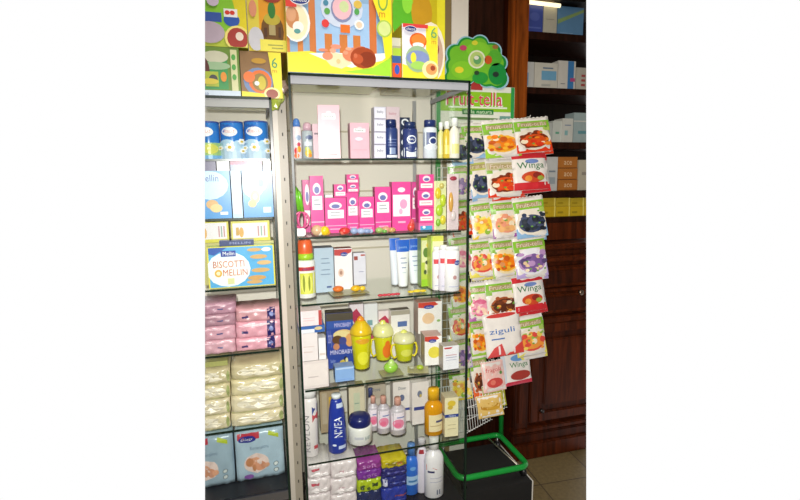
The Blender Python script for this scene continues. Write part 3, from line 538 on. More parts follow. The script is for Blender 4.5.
def tubeobj(label, x0, x1, yt, sh, yb, cap, col, ops, group, flip=False, d=None):
    x, Y, z, w, h = spot(x0, x1, yt, sh, d, yb); root = empty('cream_tube', (x, Y+.015, z+.0005)); tag(root, label, 'tube', group)
    # tube standing on its flat crimp-down cap end: round at the bottom, wide flat crimp at the top
    def sec(v): return (w/2*(.62+.38*v), .016*(1-v)+.0015)
    N = 16; vs = []; H = [0, .04, .3, .6, .8, 1]
    for v in H:
        a_, b_ = sec(v); zz_ = .001+v*(h-.001)
        for k in range(N): a = 2*PI*k/N; vs.append((a_*math.cos(a), b_*math.sin(a), zz_))
    fs = [(i*N+k, i*N+(k+1) % N, (i+1)*N+(k+1) % N, (i+1)*N+k) for i in range(len(H)-1) for k in range(N)]+[tuple(range(N-1, -1, -1)), tuple(range((len(H)-1)*N, len(H)*N))]
    m = MB().add(vs, fs, mat(col, .3, 'plastic'), True)
    def S(u, v, off):
        a_, b_ = sec(v); s = (2*u-1)*.96; return (a_*s, -(b_+off)*math.sqrt(max(0, 1-s*s))-off, .001+v*(h-.001))
    m.decals([r(0, .74, 1, .995, cap)]+ops, S); m.build('body', root)
    MB().lathe([(w*.24, 0), (w*.26, .004), (w*.25, .0135), (w*.2, .014)], mat('f4f4f4', .3, 'plastic'), sy=.9).build('cap', root).location = (0, 0, 0)
    return root
tg = 'white tubes with blue tops on the third shelf'
tl = [t('pasta', .2, .8, .8, .86, '9cc4f0'), r(.25, .6, .75, .62, '8898b8'), r(.25, .5, .8, .52, '8898b8'), r(.3, .4, .7, .42, '8898b8'), r(.3, .3, .7, .31, 'a0b8c8')]
tubeobj('white tube with blue top, leftmost and set back', 390, 401, 238.5, 's3', 282, '2c6cd8', 'e8ecf6', [], tg, d=.20)
tubeobj('white tube with blue top, front middle of three', 396.5, 411, 240, 's3', 285, '2868d4', 'f4f4f8', tl, tg, d=.16)
tubeobj('white tube with blue top, rightmost of three', 408.5, 422, 239, 's3', 284, '2c64cc', 'ecf0f6', tl, tg, d=.20)
carton('baby_food_box', 'green and yellow box with mottled print behind the tubes', 'box', 421, 431, 238, 's3', d=.14, dep=.05, col='b8c850', side='7c9c38', ops=[r(.05, .5, .6, .95, 'e0e0b0'), e(.5, .7, .3, .1, '60803c'), e(.6, .4, .25, .15, 'd8d4a8'), e(.4, .3, .15, .05, '485838'), e(.6, .5, .2, .04, '484c38'), r(0, 0, 1, .15, '98c830'), e(.7, .85, .2, .05, 'e0c040')])
carton('baby_food_box', 'yellow topped carton between the mottled box and white bottles', 'box', 431, 443.5, 236, 's3', d=.09, dep=.05, col='f0ecb8', side='c8d860', ops=[r(0, .9, 1, 1, 'e0e060'), r(.0, .0, .1, 1, 'b0d050'), r(0, 0, 1, .08, 'a8d040')])
wl = [r(.1, .68, .62, .8, 'd84850'), e(.72, .7, .2, .06, '3850a8'), t('chicco', .55, .68, .85, .73, 'f0f0f0'), e(.55, .35, .12, .05, 'c09090'), r(.2, .12, .8, .14, 'b8b8d0')]
wg = 'white bottles with red labels on the third shelf'
bottle('lotion_bottle', 'white bottle with a red label, leftmost and rearmost of three', 'bottle', 433.5, 442, 247, 's3', d=.055, col='f6f0f4', cap='f6f6f4', capf=.1, capr=.7, ops=wl, group=wg)
bottle('lotion_bottle', 'white bottle with a red label, middle of three', 'bottle', 440, 450, 245.5, 's3', d=.035, col='eee6f6', cap='f6f6f4', capf=.1, capr=.7, ops=wl, group=wg)
bottle('lotion_bottle', 'white bottle with a red label and logo, front right of three', 'bottle', 446.5, 461.5, 247, 's3', d=.012, col='faf4f8', cap='ffffff', capf=.08, capr=.9, ops=wl, group=wg)

# ------------------------------------------------------------------ shelf 4
carton('wipes_box', 'long white box at the front left of the fourth shelf, lowest', 'box', 302.5, 328.5, 361, 's4', d=.015, dep=.09, col='e4d6d4', side='b0a8a4', ops=[r(.05, .1, .95, .9, 'ecdfdc'), r(.2, .4, .6, .44, 'c8b8b8')], rz=.03)
zz = TOPZ['last']
carton('wipes_box', 'white carton with faint print, stacked second at the left', 'box', 299.5, 318, 333.5, 's4', d=.02, dep=.07, col='eadfe0', ops=[r(.2, .3, .7, .34, 'd8c4c0'), r(.2, .5, .8, .53, 'd8c4c0')], zb=zz)
z2 = TOPZ['last']
carton('small_white_box', 'little white box beside the stacked white cartons', 'box', 318.5, 326, 338, 's4', d=.02, dep=.05, col='f2eef0', zb=zz, ops=[r(.1, .2, .9, .3, 'e0d0c8')])
carton('blue_white_pack', 'flat blue pack lying between two white cartons', 'box', 298.5, 325, 326, 's4', d=.02, dep=.08, col='3c64ac', ops=[r(0, .0, .6, .55, 'e8e8f2'), e(.75, .6, .15, .25, 'd8c090')], zb=z2)
zz = TOPZ['last']
carton('wipes_box', 'white box with a red right edge at the top of the left stack', 'box', 298, 322, 311, 's4', d=.02, dep=.08, col='f0dce0', ops=[r(.86, 0, 1, 1, 'b84848'), r(.2, .5, .7, .53, 'd8a8b0'), r(.2, .35, .7, .38, 'd8a8b0')], zb=zz)
mino = [r(0, .86, 1, 1, '544c40'), r(.02, .72, 1, .86, '3858a8'), t('MINOBABY', .3, .745, .92, .82, 'd0c8f0'), e(.62, .6, .38, .1, 'e0c080'), e(.55, .62, .3, .06, 'e8d498'), e(.4, .52, .2, .08, '604020'), e(.85, .5, .16, .12, 'dca060'), e(.6, .5, .14, .07, '40488c'), e(.35, .4, .12, .06, 'c88860'),
        t('MINOBABY', .12, .26, .95, .34, 'e0dcf8'), t('baby', .05, .4, .2, .7, 'a8a8d8'), t('baby', .12, .10, .3, .18, '98a8e0'), e(.62, .12, .16, .04, 'c8b048'), e(.68, .17, .06, .05, '2c2838'), e(.72, .15, .05, .04, 'e0d8a0')]
carton('toy_animal_box', 'dark blue MINOBABY box with cartoon animals behind a soap box', 'box', 327, 354, 313, 's4', d=.18, dep=.06, col='30489c', side='283c80', ops=mino, rz=-.05, top='544c40')
carton('sponge_box', 'light blue sponge pack lying low on the fourth shelf', 'box', 335, 354.5, 367, 's4', d=.045, dep=.05, col='8cb0e4', ops=[r(.05, .85, .95, .95, 'c0d4f4'), r(.1, .1, .9, .15, '7ca0d8')], side='7c9cd0')
wr4 = [pg([(.0, .8), (.5, .9), (.9, .75), (.4, .6)], 'b83858'), pg([(.1, .4), (.6, .5), (.8, .35), (.2, .2)], 'c05070'), r(.6, .5, .95, .56, '8098b0')]
carton('printed_pack', 'white pack with wavy red brush strokes, behind the cup at left', 'box', 350, 364, 303, 's4', d=.27, dep=.03, col='e8dce4', ops=wr4)
carton('printed_pack', 'white pack with grey-blue lettering and red strokes, behind the yellow cup', 'box', 364.5, 378, 304, 's4', d=.27, dep=.03, col='e4e4e8', ops=wr4[1:]+[r(.2, .6, .6, .7, '78a0a8')])
carton('printed_pack', 'white and red pack standing behind the handled cup', 'box', 378.5, 392, 311, 's4', d=.27, dep=.03, col='e8d8dc', ops=wr4)
carton('printed_pack', 'cream box with dark top and blue word, behind the two handled cups', 'box', 391, 410, 310, 's4', d=.22, dep=.04, col='ece6e2', top='686058', ops=[r(.35, .65, .85, .76, '5870a8'), r(.1, .4, .5, .42, 'b8a898'), r(0, .9, 1, 1, 'a8a090')])
def cup(label, x0, x1, yt, yb, body, lid, ops, handles, tall=False):
    x, Y, z, w, h = spot(x0, x1, yt, 's4', yb=yb); R = w/2*(.80 if handles else 1)
    root = empty('sippy_cup', (x, Y+R, z+.0005)); tag(root, label, 'cup', 'yellow sippy cups on the fourth shelf')
    hb = h*(.62 if not tall else .66)
    def S(u, v, off): a = math.asin(max(-1, min(1, 2*u-1))); q = R*(.74+.2*v)+off; return (q*math.sin(a), -q*math.cos(a), v*hb)
    MB().lathe([(R*.68, 0), (R*.74, .003), (R*.95, hb*.97), (R*.95, hb)], mat(body, .2, 'plastic')).decals(ops, S, 3).build('body', root)
    MB().lathe([(R*1.02, hb), (R*1.02, hb+h*.04), (R*.97, hb+h*.1), (R*.8, hb+h*.15), (R*.6, hb+h*.2), (R*.45, hb+h*.25)] if tall else [(R*1.04, hb), (R*1.08, hb+h*.04), (R*1.04, hb+h*.1), (R*.98, hb+h*.17), (R*.82, hb+h*.24), (R*.5, hb+h*.29)], mat(lid, .25, 'plastic')).build('lid', root)
    MB().lathe([(R*.4, hb+h*(.22 if tall else .26)), (R*.32, hb+h*.3), (R*.24, h*.97), (R*.14, h)], mat('e8922c' if tall else 'dfe070', .25, 'plastic'), sy=.6).build('spout', root)
    if handles:
        for s in (-1, 1):
            MB().tube([(s*R*.8, 0, hb*.85), (s*R*1.15, 0, hb*.84), (s*R*1.28, 0, hb*.55), (s*R*1.2, 0, hb*.28), (s*R*1.0, 0, hb*.12), (s*R*.72, 0, hb*.2)], R*.1, mat('e6d428', .2, 'plastic')).build('handle', root)
cup('tall yellow sippy cup with an orange spout', 352.5, 374, 319, 371, 'e0d818', 'e8c024', [e(.5, .85, .35, .08, 'e8a830'), e(.5, .35, .3, .2, 'eee840')], False, True)
cup('yellow handled sippy cup with an orange teddy print, rear of the pair', 373, 398, 323, 362, 'dcd828', 'e8e4a0', [e(.62, .42, .28, .3, 'ec7828'), e(.62, .7, .14, .16, 'ec7828')], True)
cup('yellow handled sippy cup with a pale lid, front of the pair', 394, 420, 333, 363, 'd0d428', 'e2deb0', [e(.5, .5, .3, .2, 'e0e060')], True)
cb_ = [pg([(0, 1), (.7, 1), (.85, .9), (.35, .8), (0, .84)], 'd04838'), e(.45, .84, .22, .06, '2c44a0'), t('chicco', .32, .82, .58, .86, 'ffffff')]
carton('cosmetic_box', 'white box with a peach circle, standing on the back box stack', 'box', 420, 442, 333, 's4', d=.20, dep=.07, col='e8e4e4', side='c8bcb8')
zz = TOPZ['last']
carton('cosmetic_box', 'white and red box with a big beige circle near the shelf back', 'box', 418, 442, 302, 's4', d=.20, dep=.06, col='f4f0ec', side='c8b0a8', top='d0a090', ops=cb_+[e(.42, .48, .26, .18, 'ecc8a0'), e(.85, .38, .08, .04, '90b868')], zb=zz)
carton('cosmetic_box', 'white box with red corner and yellow circle beside the cups', 'box', 426, 443, 336.5, 's4', d=.09, dep=.08, col='f4f0ec', side='b8a8a0', top='d0a8a0', ops=cb_+[e(.55, .45, .36, .2, 'e8d850')], rz=-.1)
carton('cosmetic_box', 'white box with small red logo at the front right of the fourth shelf', 'box', 443, 459, 346, 's4', d=.03, dep=.05, col='f2f0f6', side='a89c98', top='c8c0b8', ops=[pg([(.05, .95), (.6, .95), (.5, .88), (.1, .88)], 'c84848'), r(.15, .5, .85, .53, 'a8a8c0'), r(.15, .4, .85, .42, 'a8a8c0'), r(.15, .6, .85, .64, 'd0a8b0')], rz=.0)
lying('dummy_card', 'clear card with a domed green dummy at the centre of the fourth shelf', 'blister pack', 391, 373, 's4', .09, .07, [(0, 0, .024, .018, '98cc48'), (.0, -.1, .013, .024, 'b8d878')], card='98987c')
lying('dummy_card', 'card with a small green ring dummy at the right of the fourth shelf', 'blister pack', 418, 370, 's4', .085, .07, [(.1, 0, .012, .008, 'a8bc38'), (-.3, .1, .01, .005, 'b0b09c')], card='b0aa80', rz=-.3)

# ------------------------------------------------------------------ shelf 5
rev = [t('REVLON', 0, 0, 1, 1, 'b0a0a0')]
def vtext(s, u0, v0, u1, v1, h):   # text reading upwards
    return ('V', s, u0, v0, u1, v1, h)
_old = MB.decals
def decals2(self, ops, S, base=1):
    out = []
    for k, op in enumerate(ops):
        if op[0] == 'V':
            _, s, a, b, c, d, h = op; tv, fs = text_mesh(s); off = .0026
            self.add([S(a+(c-a)*(1-y), b+(d-b)*x, off) for x, y in tv], fs, h)
        else: out.append(op)
    return _old(self, out, S, base)
MB.decals = decals2
bottle('shampoo_bottle', 'tall white bottle lettered REVLON upwards at the left of the bottom shelf', 'bottle', 303, 318.5, 391, 's5', yb=458, col='ece4e4', cap='f0ecec', capf=.12, capr=.9,
       ops=[vtext('REVLON', .1, .1, .42, .72, '908c90'), pg([(.6, .86), (.95, .9), (.95, .76), (.6, .72)], '404c90'), pg([(.6, .72), (.95, .76), (.95, .64), (.6, .6)], 'c85058'), r(.65, .14, .9, .2, 'c04850')])
carton('perfume_box', 'taupe box behind and between the first two bottles', 'box', 320, 340, 388, 's5', d=.22, dep=.05, col='a89478', ops=[r(.45, .35, .7, .8, 'd0a840'), r(.1, .2, .35, .9, 'b8a890')])
carton('perfume_box', 'beige box with pale green print behind the cream jar', 'box', 349, 365, 386, 's5', d=.20, dep=.05, col='d8ccb0', side='a89c84', ops=[r(.3, .3, .7, .85, 'c8ccb0'), r(.35, .6, .65, .62, '88a090')])
carton('perfume_box', 'brownish box standing behind the pink-capped bottles', 'box', 368, 386, 384, 's5', d=.26, dep=.05, col='b4a898', ops=[r(.2, .4, .8, .6, 'c8bcb0'), t('Dove', .2, .8, .7, .9, '606878')])
carton('perfume_box', 'white box with navy band, left of the pair behind', 'box', 393, 411, 381.5, 's5', d=.21, dep=.05, col='e4dcd8', ops=[e(.5, .6, .14, .08, '687090'), r(.55, .28, 1, .34, '3c4890'), t('Dove', .3, .8, .7, .88, '505868')])
carton('perfume_box', 'white box with navy band, right of the pair behind', 'box', 412, 429, 382, 's5', d=.17, dep=.05, col='eae2de', ops=[e(.45, .72, .14, .08, '788098'), r(.1, .34, .75, .42, '3c4890'), e(.5, .68, .07, .04, 'c8b060')])
nive = [r(.45, .84, .95, .92, 'd0dcf4'), vtext('NIVEA', .30, .32, .72, .68, 'f0f4ff'), r(.5, .1, .9, .16, 'c8d4f4'), e(.3, .18, .1, .02, 'e0e8ff')]
bottle('lotion_bottle', 'deep blue lotion bottle lettered NIVEA with a white top', 'bottle', 328.5, 347.5, 397, 's5', yb=455, col='22389c', cap='e8ecf0', capf=.06, capr=.5, prof='taper', ops=nive)
def jl(root, R, hb, h): pass
bottle('cream_jar', 'white cream jar with a shiny navy screw lid', 'jar', 350, 374.5, 419, 's5', yb=447, col='ecebe6', cap='1c2464', capf=.38, capr=.9, prof='jar', sy=1, ops=[r(.2, .4, .55, .55, 'c8c8d0'), t('BABY', .6, .35, .85, .55, '809898')], capprof=[(.96, 0), (1, .1), (1, .55), (.92, .8), (.6, .95), (.3, 1)])
pb = 'clear baby oil bottles with pink labels and caps'
def ob(label, x0, x1, yt, d): bottle('baby_oil_bottle', label, 'bottle', x0, x1, yt, 's5', d=d, col='c4bcc4', cap='d8a090', capf=.2, capr=.42, prof='shoulder', ops=[r(.06, .2, .94, .88, 'f4e8f2'), e(.45, .42, .34, .16, 'ec8cac'), e(.4, .38, .2, .08, 'e87094'), r(.35, .62, .8, .66, '7c88b8')], group=pb, kind='plastic')
bottle('serum_bottle', 'small dark blue topped bottle behind the pink-capped ones', 'bottle', 368, 374.5, 389, 's5', d=.23, col='c8c0bc', cap='404878', capf=.25, capr=.7, prof='shoulder')
ob('clear pink-label oil bottle, leftmost and partly hidden', 368.5, 380, 398, .165)
ob('clear pink-label oil bottle, middle of three', 378, 391.5, 398, .13)
ob('clear pink-label oil bottle, rightmost and frontmost of three', 391.5, 407.5, 400, .10)
bottle('bath_oil_bottle', 'amber bath oil bottle with golden cap on the bottom shelf', 'bottle', 427, 445, 391, 's5', d=.05, col='d89418', cap='e8b020', capf=.24, capr=.62, prof='shoulder', ops=[r(.15, .14, .9, .62, 'ecdcb0'), r(.5, .4, .9, .46, '505078'), r(.2, .3, .8, .32, 'b89c70')], kind='plastic', rough=.15)
carton('cosmetic_box', 'cream box with a yellow flower and blue band at the right end', 'box', 445.5, 459, 398, 's5', d=.03, dep=.06, col='ece0b8', side='d4c8a8', ops=[e(.5, .85, .3, .08, 'e0c040'), e(.4, .75, .2, .05, 'd0b040'), r(0, .5, 1, .58, '2c4090'), t('Nidra', .3, .51, .8, .57, 'd0d8f0'), r(.2, .3, .8, .32, 'c0b490'), r(.2, .2, .8, .22, 'c0b490')], rz=-.08, sops=[r(0, .5, 1, .58, '2c4090')])

# ------------------------------------------------------------------ cabinet floor
for (a, b, w_) in ((308, 331, 'left'), (331.5, 357, 'right')):
    zz = None
    for k, yt in enumerate((528, 511, 495, 479, 465 if w_ == 'left' else 462)):
        softpack('wipes_pack', f'white wipes pack, {["lowest","second from below","middle","fourth from below","topmost"][k]} of the {w_} column on the cabinet floor', 'wipes pack', a, b, yt, 'deck', d=.02, dep=.16, col='e6dadc', ops=[r(.15, .6, .5, .75, 'c85060') if w_ == 'left' and k > 2 else r(.3, .4, .5, .5, 'c8a0a8'), e(.5, .3, .4, .15, 'efe6e8')], zb=zz, group='white wipes packs in the cabinet', seed=50+k, rough=.25)
        zz = TOPZ['last']-.0005
zz = None
sp = 'sanitary towel packs piled on the cabinet floor'
for k, (yt, c, ops, l) in enumerate(((510, '1c2450', [], 'navy pack at the foot of the purple pile'), (492, '26305c', [r(.2, .3, .8, .5, '384880')], 'dark navy pack under the yellow-green pack'), (480, 'b4c828', [r(.1, .3, .3, .6, '3c4c28'), r(.6, .4, .85, .7, '3c4c28'), e(.45, .3, .08, .14, '50602c')], 'yellow-green pack with black print in the pile'),
                                 (470.5, '7c3498', [t('soft', .2, .3, .8, .7, 'b078c0')], 'lower of the two violet packs'), (461, '943c90', [t('soft', .2, .3, .8, .7, 'c890c8')], 'upper of the two violet packs, just under the glass'))):
    softpack('towel_pack', l, 'pack', 358, 381.5, yt, 'deck', d=.04, dep=.12, col=c, ops=ops, zb=zz, group=sp, seed=70+k, rough=.25); zz = TOPZ['last']-.0005
zz = None
for k, (yt, c, ops, l) in enumerate(((503, '1c2870', [], 'blue pack at the foot of the pile beside the white bottle'), (488, '2c3ca0', [r(.5, .4, 1, .5, '8c4860'), r(.1, .1, .9, .2, '4858b8')], 'bright blue pack with a red stripe'), (477, '28307c', [r(.02, .3, .2, .9, 'c8c8e0'), r(.3, .4, .9, .5, '4c58b0')], 'blue pack with a white tab'), (468, '2c2c70', [r(.2, .4, .9, .6, '5050a0')], 'dark violet-blue pack right below the yellow pack'),
                                 (459.5, 'c8b820', [r(.12, .3, .9, .7, '8c7c18'), e(.7, .5, .12, .25, 'c87838')], 'flat yellow label pack at the top of the blue pile'))):
    softpack('towel_pack', l, 'pack', 382.5, 407, yt, 'deck', d=.04, dep=.12, col=c, ops=ops, zb=zz, group=sp, seed=80+k, rough=.25); zz = TOPZ['last']-.0005
bottle('mouthwash_bottle', 'bright blue bottle beside the pile of packs', 'bottle', 406, 420, 446, 'deck', d=.10, col='2c6cd0', cap='4c80c8', capf=.22, capr=.55, prof='shoulder', ops=[r(.1, .28, .9, .5, 'a8c8e8'), r(.2, .35, .8, .4, '4c80b8'), e(.5, .7, .2, .05, '70a8e8')])
bottle('lotion_bottle', 'slim white bottle half hidden behind the pump-less white bottle', 'bottle', 418, 428.5, 440, 'deck', d=.10, col='e4dce8', cap='d8d0d8', capf=.12, capr=.7, prof='shoulder', ops=[r(.1, .84, .6, .92, 'a02c38'), r(.7, .1, .9, .6, 'c04858')])
bottle('lotion_bottle', 'white bottle with a red flash standing on the cabinet floor', 'bottle', 427, 446, 440, 'deck', d=.05, col='ece8ec', cap='f0eeee', capf=.2, capr=.5, prof='shoulder', ops=[pg([(.05, .72), (.75, .72), (.5, .62), (.05, .6)], 'c83c3c'), r(.1, .56, .4, .6, '303060'), r(.2, .44, .8, .45, 'a8a8c0'), r(.2, .36, .8, .37, 'a8a8c0'), r(.5, .1, .56, .2, '606880'), r(.62, .1, .68, .2, '606880')])

# ------------------------------------------------------------------ platform and candy stand
tag(MB().box(.80, 1.158, 1.845, 2.19, 0, .1, mat('151413', .95, 'fabric')).box(1.158, 1.163, 1.842, 2.19, 0, .101, mat('d8d4cc', .4, 'plastic')).build('floor_platform'), 'low dark carpeted platform with a white edge strip under the candy stand', 'platform')
GR = mat('189038', .3, 'plastic')
stand = empty('candy_stand', (.97, 2.05, .1)); tag(stand, 'green tubular candy display stand with a tree header on castors', 'display stand')
zt_ = .165
def arc(cx, cy, a0, a1, rr_=.04, n=5): return [(cx+rr_*math.cos(a0+(a1-a0)*k/n), cy+rr_*math.sin(a0+(a1-a0)*k/n), zt_) for k in range(n+1)]
bx0, bx1, by0, by1 = .80, 1.15, 1.865, 2.16
loop = arc(bx1-.04, by0+.04, -PI/2, 0)+arc(bx1-.03, by1-.03, 0, PI/2, .03)+arc(bx0+.03, by1-.03, PI/2, PI, .03)+arc(bx0+.04, by0+.04, PI, 1.5*PI)
P(MB().tube(loop, .0135, GR, 10, close=True), 'base_frame', stand)
for x in (bx0+.01, 1.163):
    P(MB().tube([(x, 2.165, zt_-.01), (x, 2.168, .9), (x, 2.17, 1.88)], .0125, GR, 10), 'upright', stand)
for x, y in ((bx1-.012, by0+.03), (bx1-.02, by1-.02), (bx0+.03, by1-.02), (bx0+.03, by0+.02), ):
    c = MB(); c.tube([(x-.009, y, .1215), (x+.009, y, .1215)], .021, mat('141416', .4, 'plastic'), 14); c.tube([(x, y, .118), (x, y, .16)], .005, STEEL)
    P(c, 'castor', stand)
P(MB().tube([(bx1-.075, by1-.02, zt_+.004), (1.10, by0+.02, zt_+.004)], .0035, mat('c8c0b0', .4, 'metal'), 6), 'brace_rod', stand)
# wire rack
W = mat('e6e6e2', .4, 'paint'); wr = MB()
for k in range(15): x = .80+k*.355/14; wr.tube([(x, 2.15, .30), (x, 2.15, 1.55)], .0016, W, 4)
for k in range(30): z = .30+k*.043; wr.tube([(.80, 2.153, z), (1.16, 2.153, z)], .0016, W, 4)
P(wr, 'wire_grid', stand)
def basket(xa, xb, z0, z1, y0, dz):
    # a drooping fan of white wires: long fingers with cross wires
    b = MB(); n = int((xb-xa)/.013)
    for k in range(n+1):
        x = xa+(xb-xa)*k/n; b.tube([(x, y0+.03, z1), (x+.012, y0, z0+dz*k/n), (x+.012, y0-.02, z0+dz*k/n+.012)], .0017, W, 4)
    for j in range(5):
        q = j/4; b.tube([(xa+.012*q, y0+.03-.03*q, z1+(z0-z1)*q), (xb+.012*q, y0+.03-.03*q, z1+(z0+dz-z1)*q)], .0017, W, 4)
    return b
for a in ((.80, .92, .27, .50, 2.07, .0), (.90, 1.03, .27, .51, 2.05, .05), (.98, 1.10, .33, .55, 2.035, .05), (.96, 1.03, .66, .84, 2.11, .0)): P(basket(*a), 'wire_basket', stand)
# header board
HY = 2.155
x0, x1 = onY(436, 100, HY).x, onY(514.5, 100, HY).x
ztop = onY(475, 86, HY).z; zbt = onY(475, 127, HY).z; hw_, hh_ = x1-x0, ztop-zbt
hb = MB().box(x0, x1, HY, HY+.012, zbt, ztop, mat('e6e8da', .4))
hb.decals([r(.0, .0, .055, 1, '2f9a50'), r(.95, 0, 1, 1, '2f9a50'), r(.055, .38, .95, .86, '8cc428'), r(.15, .46, .9, .5, 'e8f0d8'),
           t('Fruit-tella', .115, .50, .845, .88, 'f8e8e8'), t('Fruit-tella', .13, .53, .83, .85, 'd8365c'),
           r(.32, .31, .72, .43, '2c7c3c'), t('dalla natura', .34, .33, .70, .42, 'd8ecc8'), e(.55, .2, .35, .03, '708c58'), e(.3, .22, .14, .02, '5c8450'), r(.8, .14, .94, .28, '6c9c90')], lambda u, v, o: (x0+u*hw_, HY-o, zbt+v*hh_))
P(hb, 'header_board', stand)
# tree-shaped header card
lobes = [(455, 53, 9.5), (466, 45, 9), (480, 43.5, 9), (493, 51, 9), (499.5, 63, 8.5), (499, 79.5, 10), (453, 66, 9), (451, 79, 8.5), (475, 62, 18), (487, 79, 9), (466, 76, 9.5), (459, 77, 8)]
tree_px = []
for k in range(72):
    a = 2*PI*k/72; best = 5
    for (cx, cy, q) in lobes:
        dx, dy = cx-475, cy-62; pr = dx*math.cos(a)+dy*math.sin(a); d2 = dx*dx+dy*dy-pr*pr
        if d2 < q*q: best = max(best, pr+math.sqrt(q*q-d2))
    tree_px.append((475+best*math.cos(a), 62+best*math.sin(a)))
def pt(p, Y): q = onY(p[0], p[1], Y); return (q.x, q.z)
cxp, cyp = 475, 62
tc_ = MB().prism([pt(p, HY-.008) for p in tree_px][::-1], HY-.008, HY-.002, mat('9cc4d8', .4), mat('9cc8dc', .4))
def shrink(s): return [(cxp+(x-cxp)*s, cyp+(y-cyp)*s) for x, y in tree_px]
def flat(pts, off, h):
    tc_.add([(pt(p, HY-.008)[0], HY-.008-off, pt(p, HY-.008)[1]) for p in pts], [tuple(range(len(pts)))[::-1]], h)
flat(shrink(.95), .0008, '1e8c38'); flat(shrink(.87), .0016, '74c030')
def pell(cx, cy, rx, ry, h, off): flat([(cx+rx*math.cos(2*PI*k/20), cy+ry*math.sin(2*PI*k/20)) for k in range(20)], off, h)
pell(497, 74, 9, 11, '1e9040', .0022); pell(480, 78, 8, 6, '2c9c3c', .0022); pell(494, 58, 8, 8, '58b034', .0022); pell(462, 70, 11, 9, '84cc30', .0024); pell(478, 50, 12, 8, '84cc34', .0024)
pell(476.5, 59.5, 8.6, 9.2, 'e8eccc', .003); pell(476.5, 59.5, 7, 7.6, 'b8d078', .0036); pell(477, 60, 4, 4.5, '68a868', .0042); pell(476, 58, 2.4, 2, 'e8e8d8', .0048)
pell(463, 48, 3.6, 2.8, 'c04868', .003); pell(459, 70, 4.4, 3.2, 'e8d838', .003); pell(474.5, 43, 3, 2.4, 'dcd83c', .003); pell(488, 60, 3.8, 4.4, 'c85824', .003); pell(476.5, 73, 2.6, 2.3, '304830', .003); pell(495.5, 74.5, 3.2, 2.8, '283830', .003); pell(495, 47, 3, 2.2, 'a0703c', .003)
P(tc_, 'tree_header_card', stand)
tk = MB(); a = pt((471.5, 82), HY-.006); b = pt((482.5, 90), HY-.006)
tk.box(a[0], b[0], HY-.006, HY+.0, b[1], a[1], mat('a8302c', .5)); P(tk, 'tree_trunk', stand)

# ---- hanging sweet bags
ORD = ['top', 'second', 'third', 'fourth', 'fifth', 'sixth', 'seventh', 'eighth', 'ninth']
def ft(pic, wash, band='84c030', bg='e6dccb', words='Fruit-tella'):
    rr = random.Random(len(pic)*7+sum(ord(c) for c in pic[0])+sum(ord(c) for c in wash))
    o = [pg([(0, 0), (1, 0), (1, .32), (.7, .2), (.4, .3), (0, .24)], wash), r(.0, .62, .16, .72, '84b43c'), r(.8, .6, 1, .72, 'b0cc60'), r(.0, .7, 1, .9, band), r(.08, .745, .92, .855, 'a89868'), t(words, .1, .745, .9, .855, 'e2cfc0'), e(.5, .38, .48, .32, bg), e(.5, .34, .42, .22, pic[1]), e(.5, .34, .36, .17, pic[0])]
    for k in range(22):
        a = rr.uniform(.12, .88); b = rr.uniform(.16, .58); g = rr.uniform(.6, 1.2)
        o.append(e(a, b, .095*g, .055*g*rr.uniform(.6, 1.3), rr.choice(pic+pic+['f0e0c0'])))
    for k in range(5): o.append(e(rr.uniform(.1, .9), rr.uniform(.1, .7), .04, .02, '6ca040'))
    return o
CO = dict(
    berry=(['2c3440', '48506c', '20242c', '303c58'], '8cb4d8'), orange=(['ec8018', 'f0b030', 'c85818', 'd89058'], '9ccc40'), red=(['d8501c', '7c3014', 'ec8020', 'd8381c'], 'e03a18'),
    peach=(['e8b070', 'e89878', 'f0d0a0', 'd08858'], 'a050a8'), lemon=(['f0d040', 'f0e070', 'e89c40', '90b840'], 'e8cc40'), pink=(['e89cb0', 'd8688c', 'e8b8c0', 'f0d0b8'], 'b468a8'),
    cola=(['5c3020', 'a85830', 'e8a040', '703820'], 'e86830'), mix=(['e89840', 'd84c40', '90b84c', 'f0d060'], 'e8dc60'), violet=(['7c5c98', 'b890c0', 'e8c8a0', '5c4878'], 'b8a4d8'))
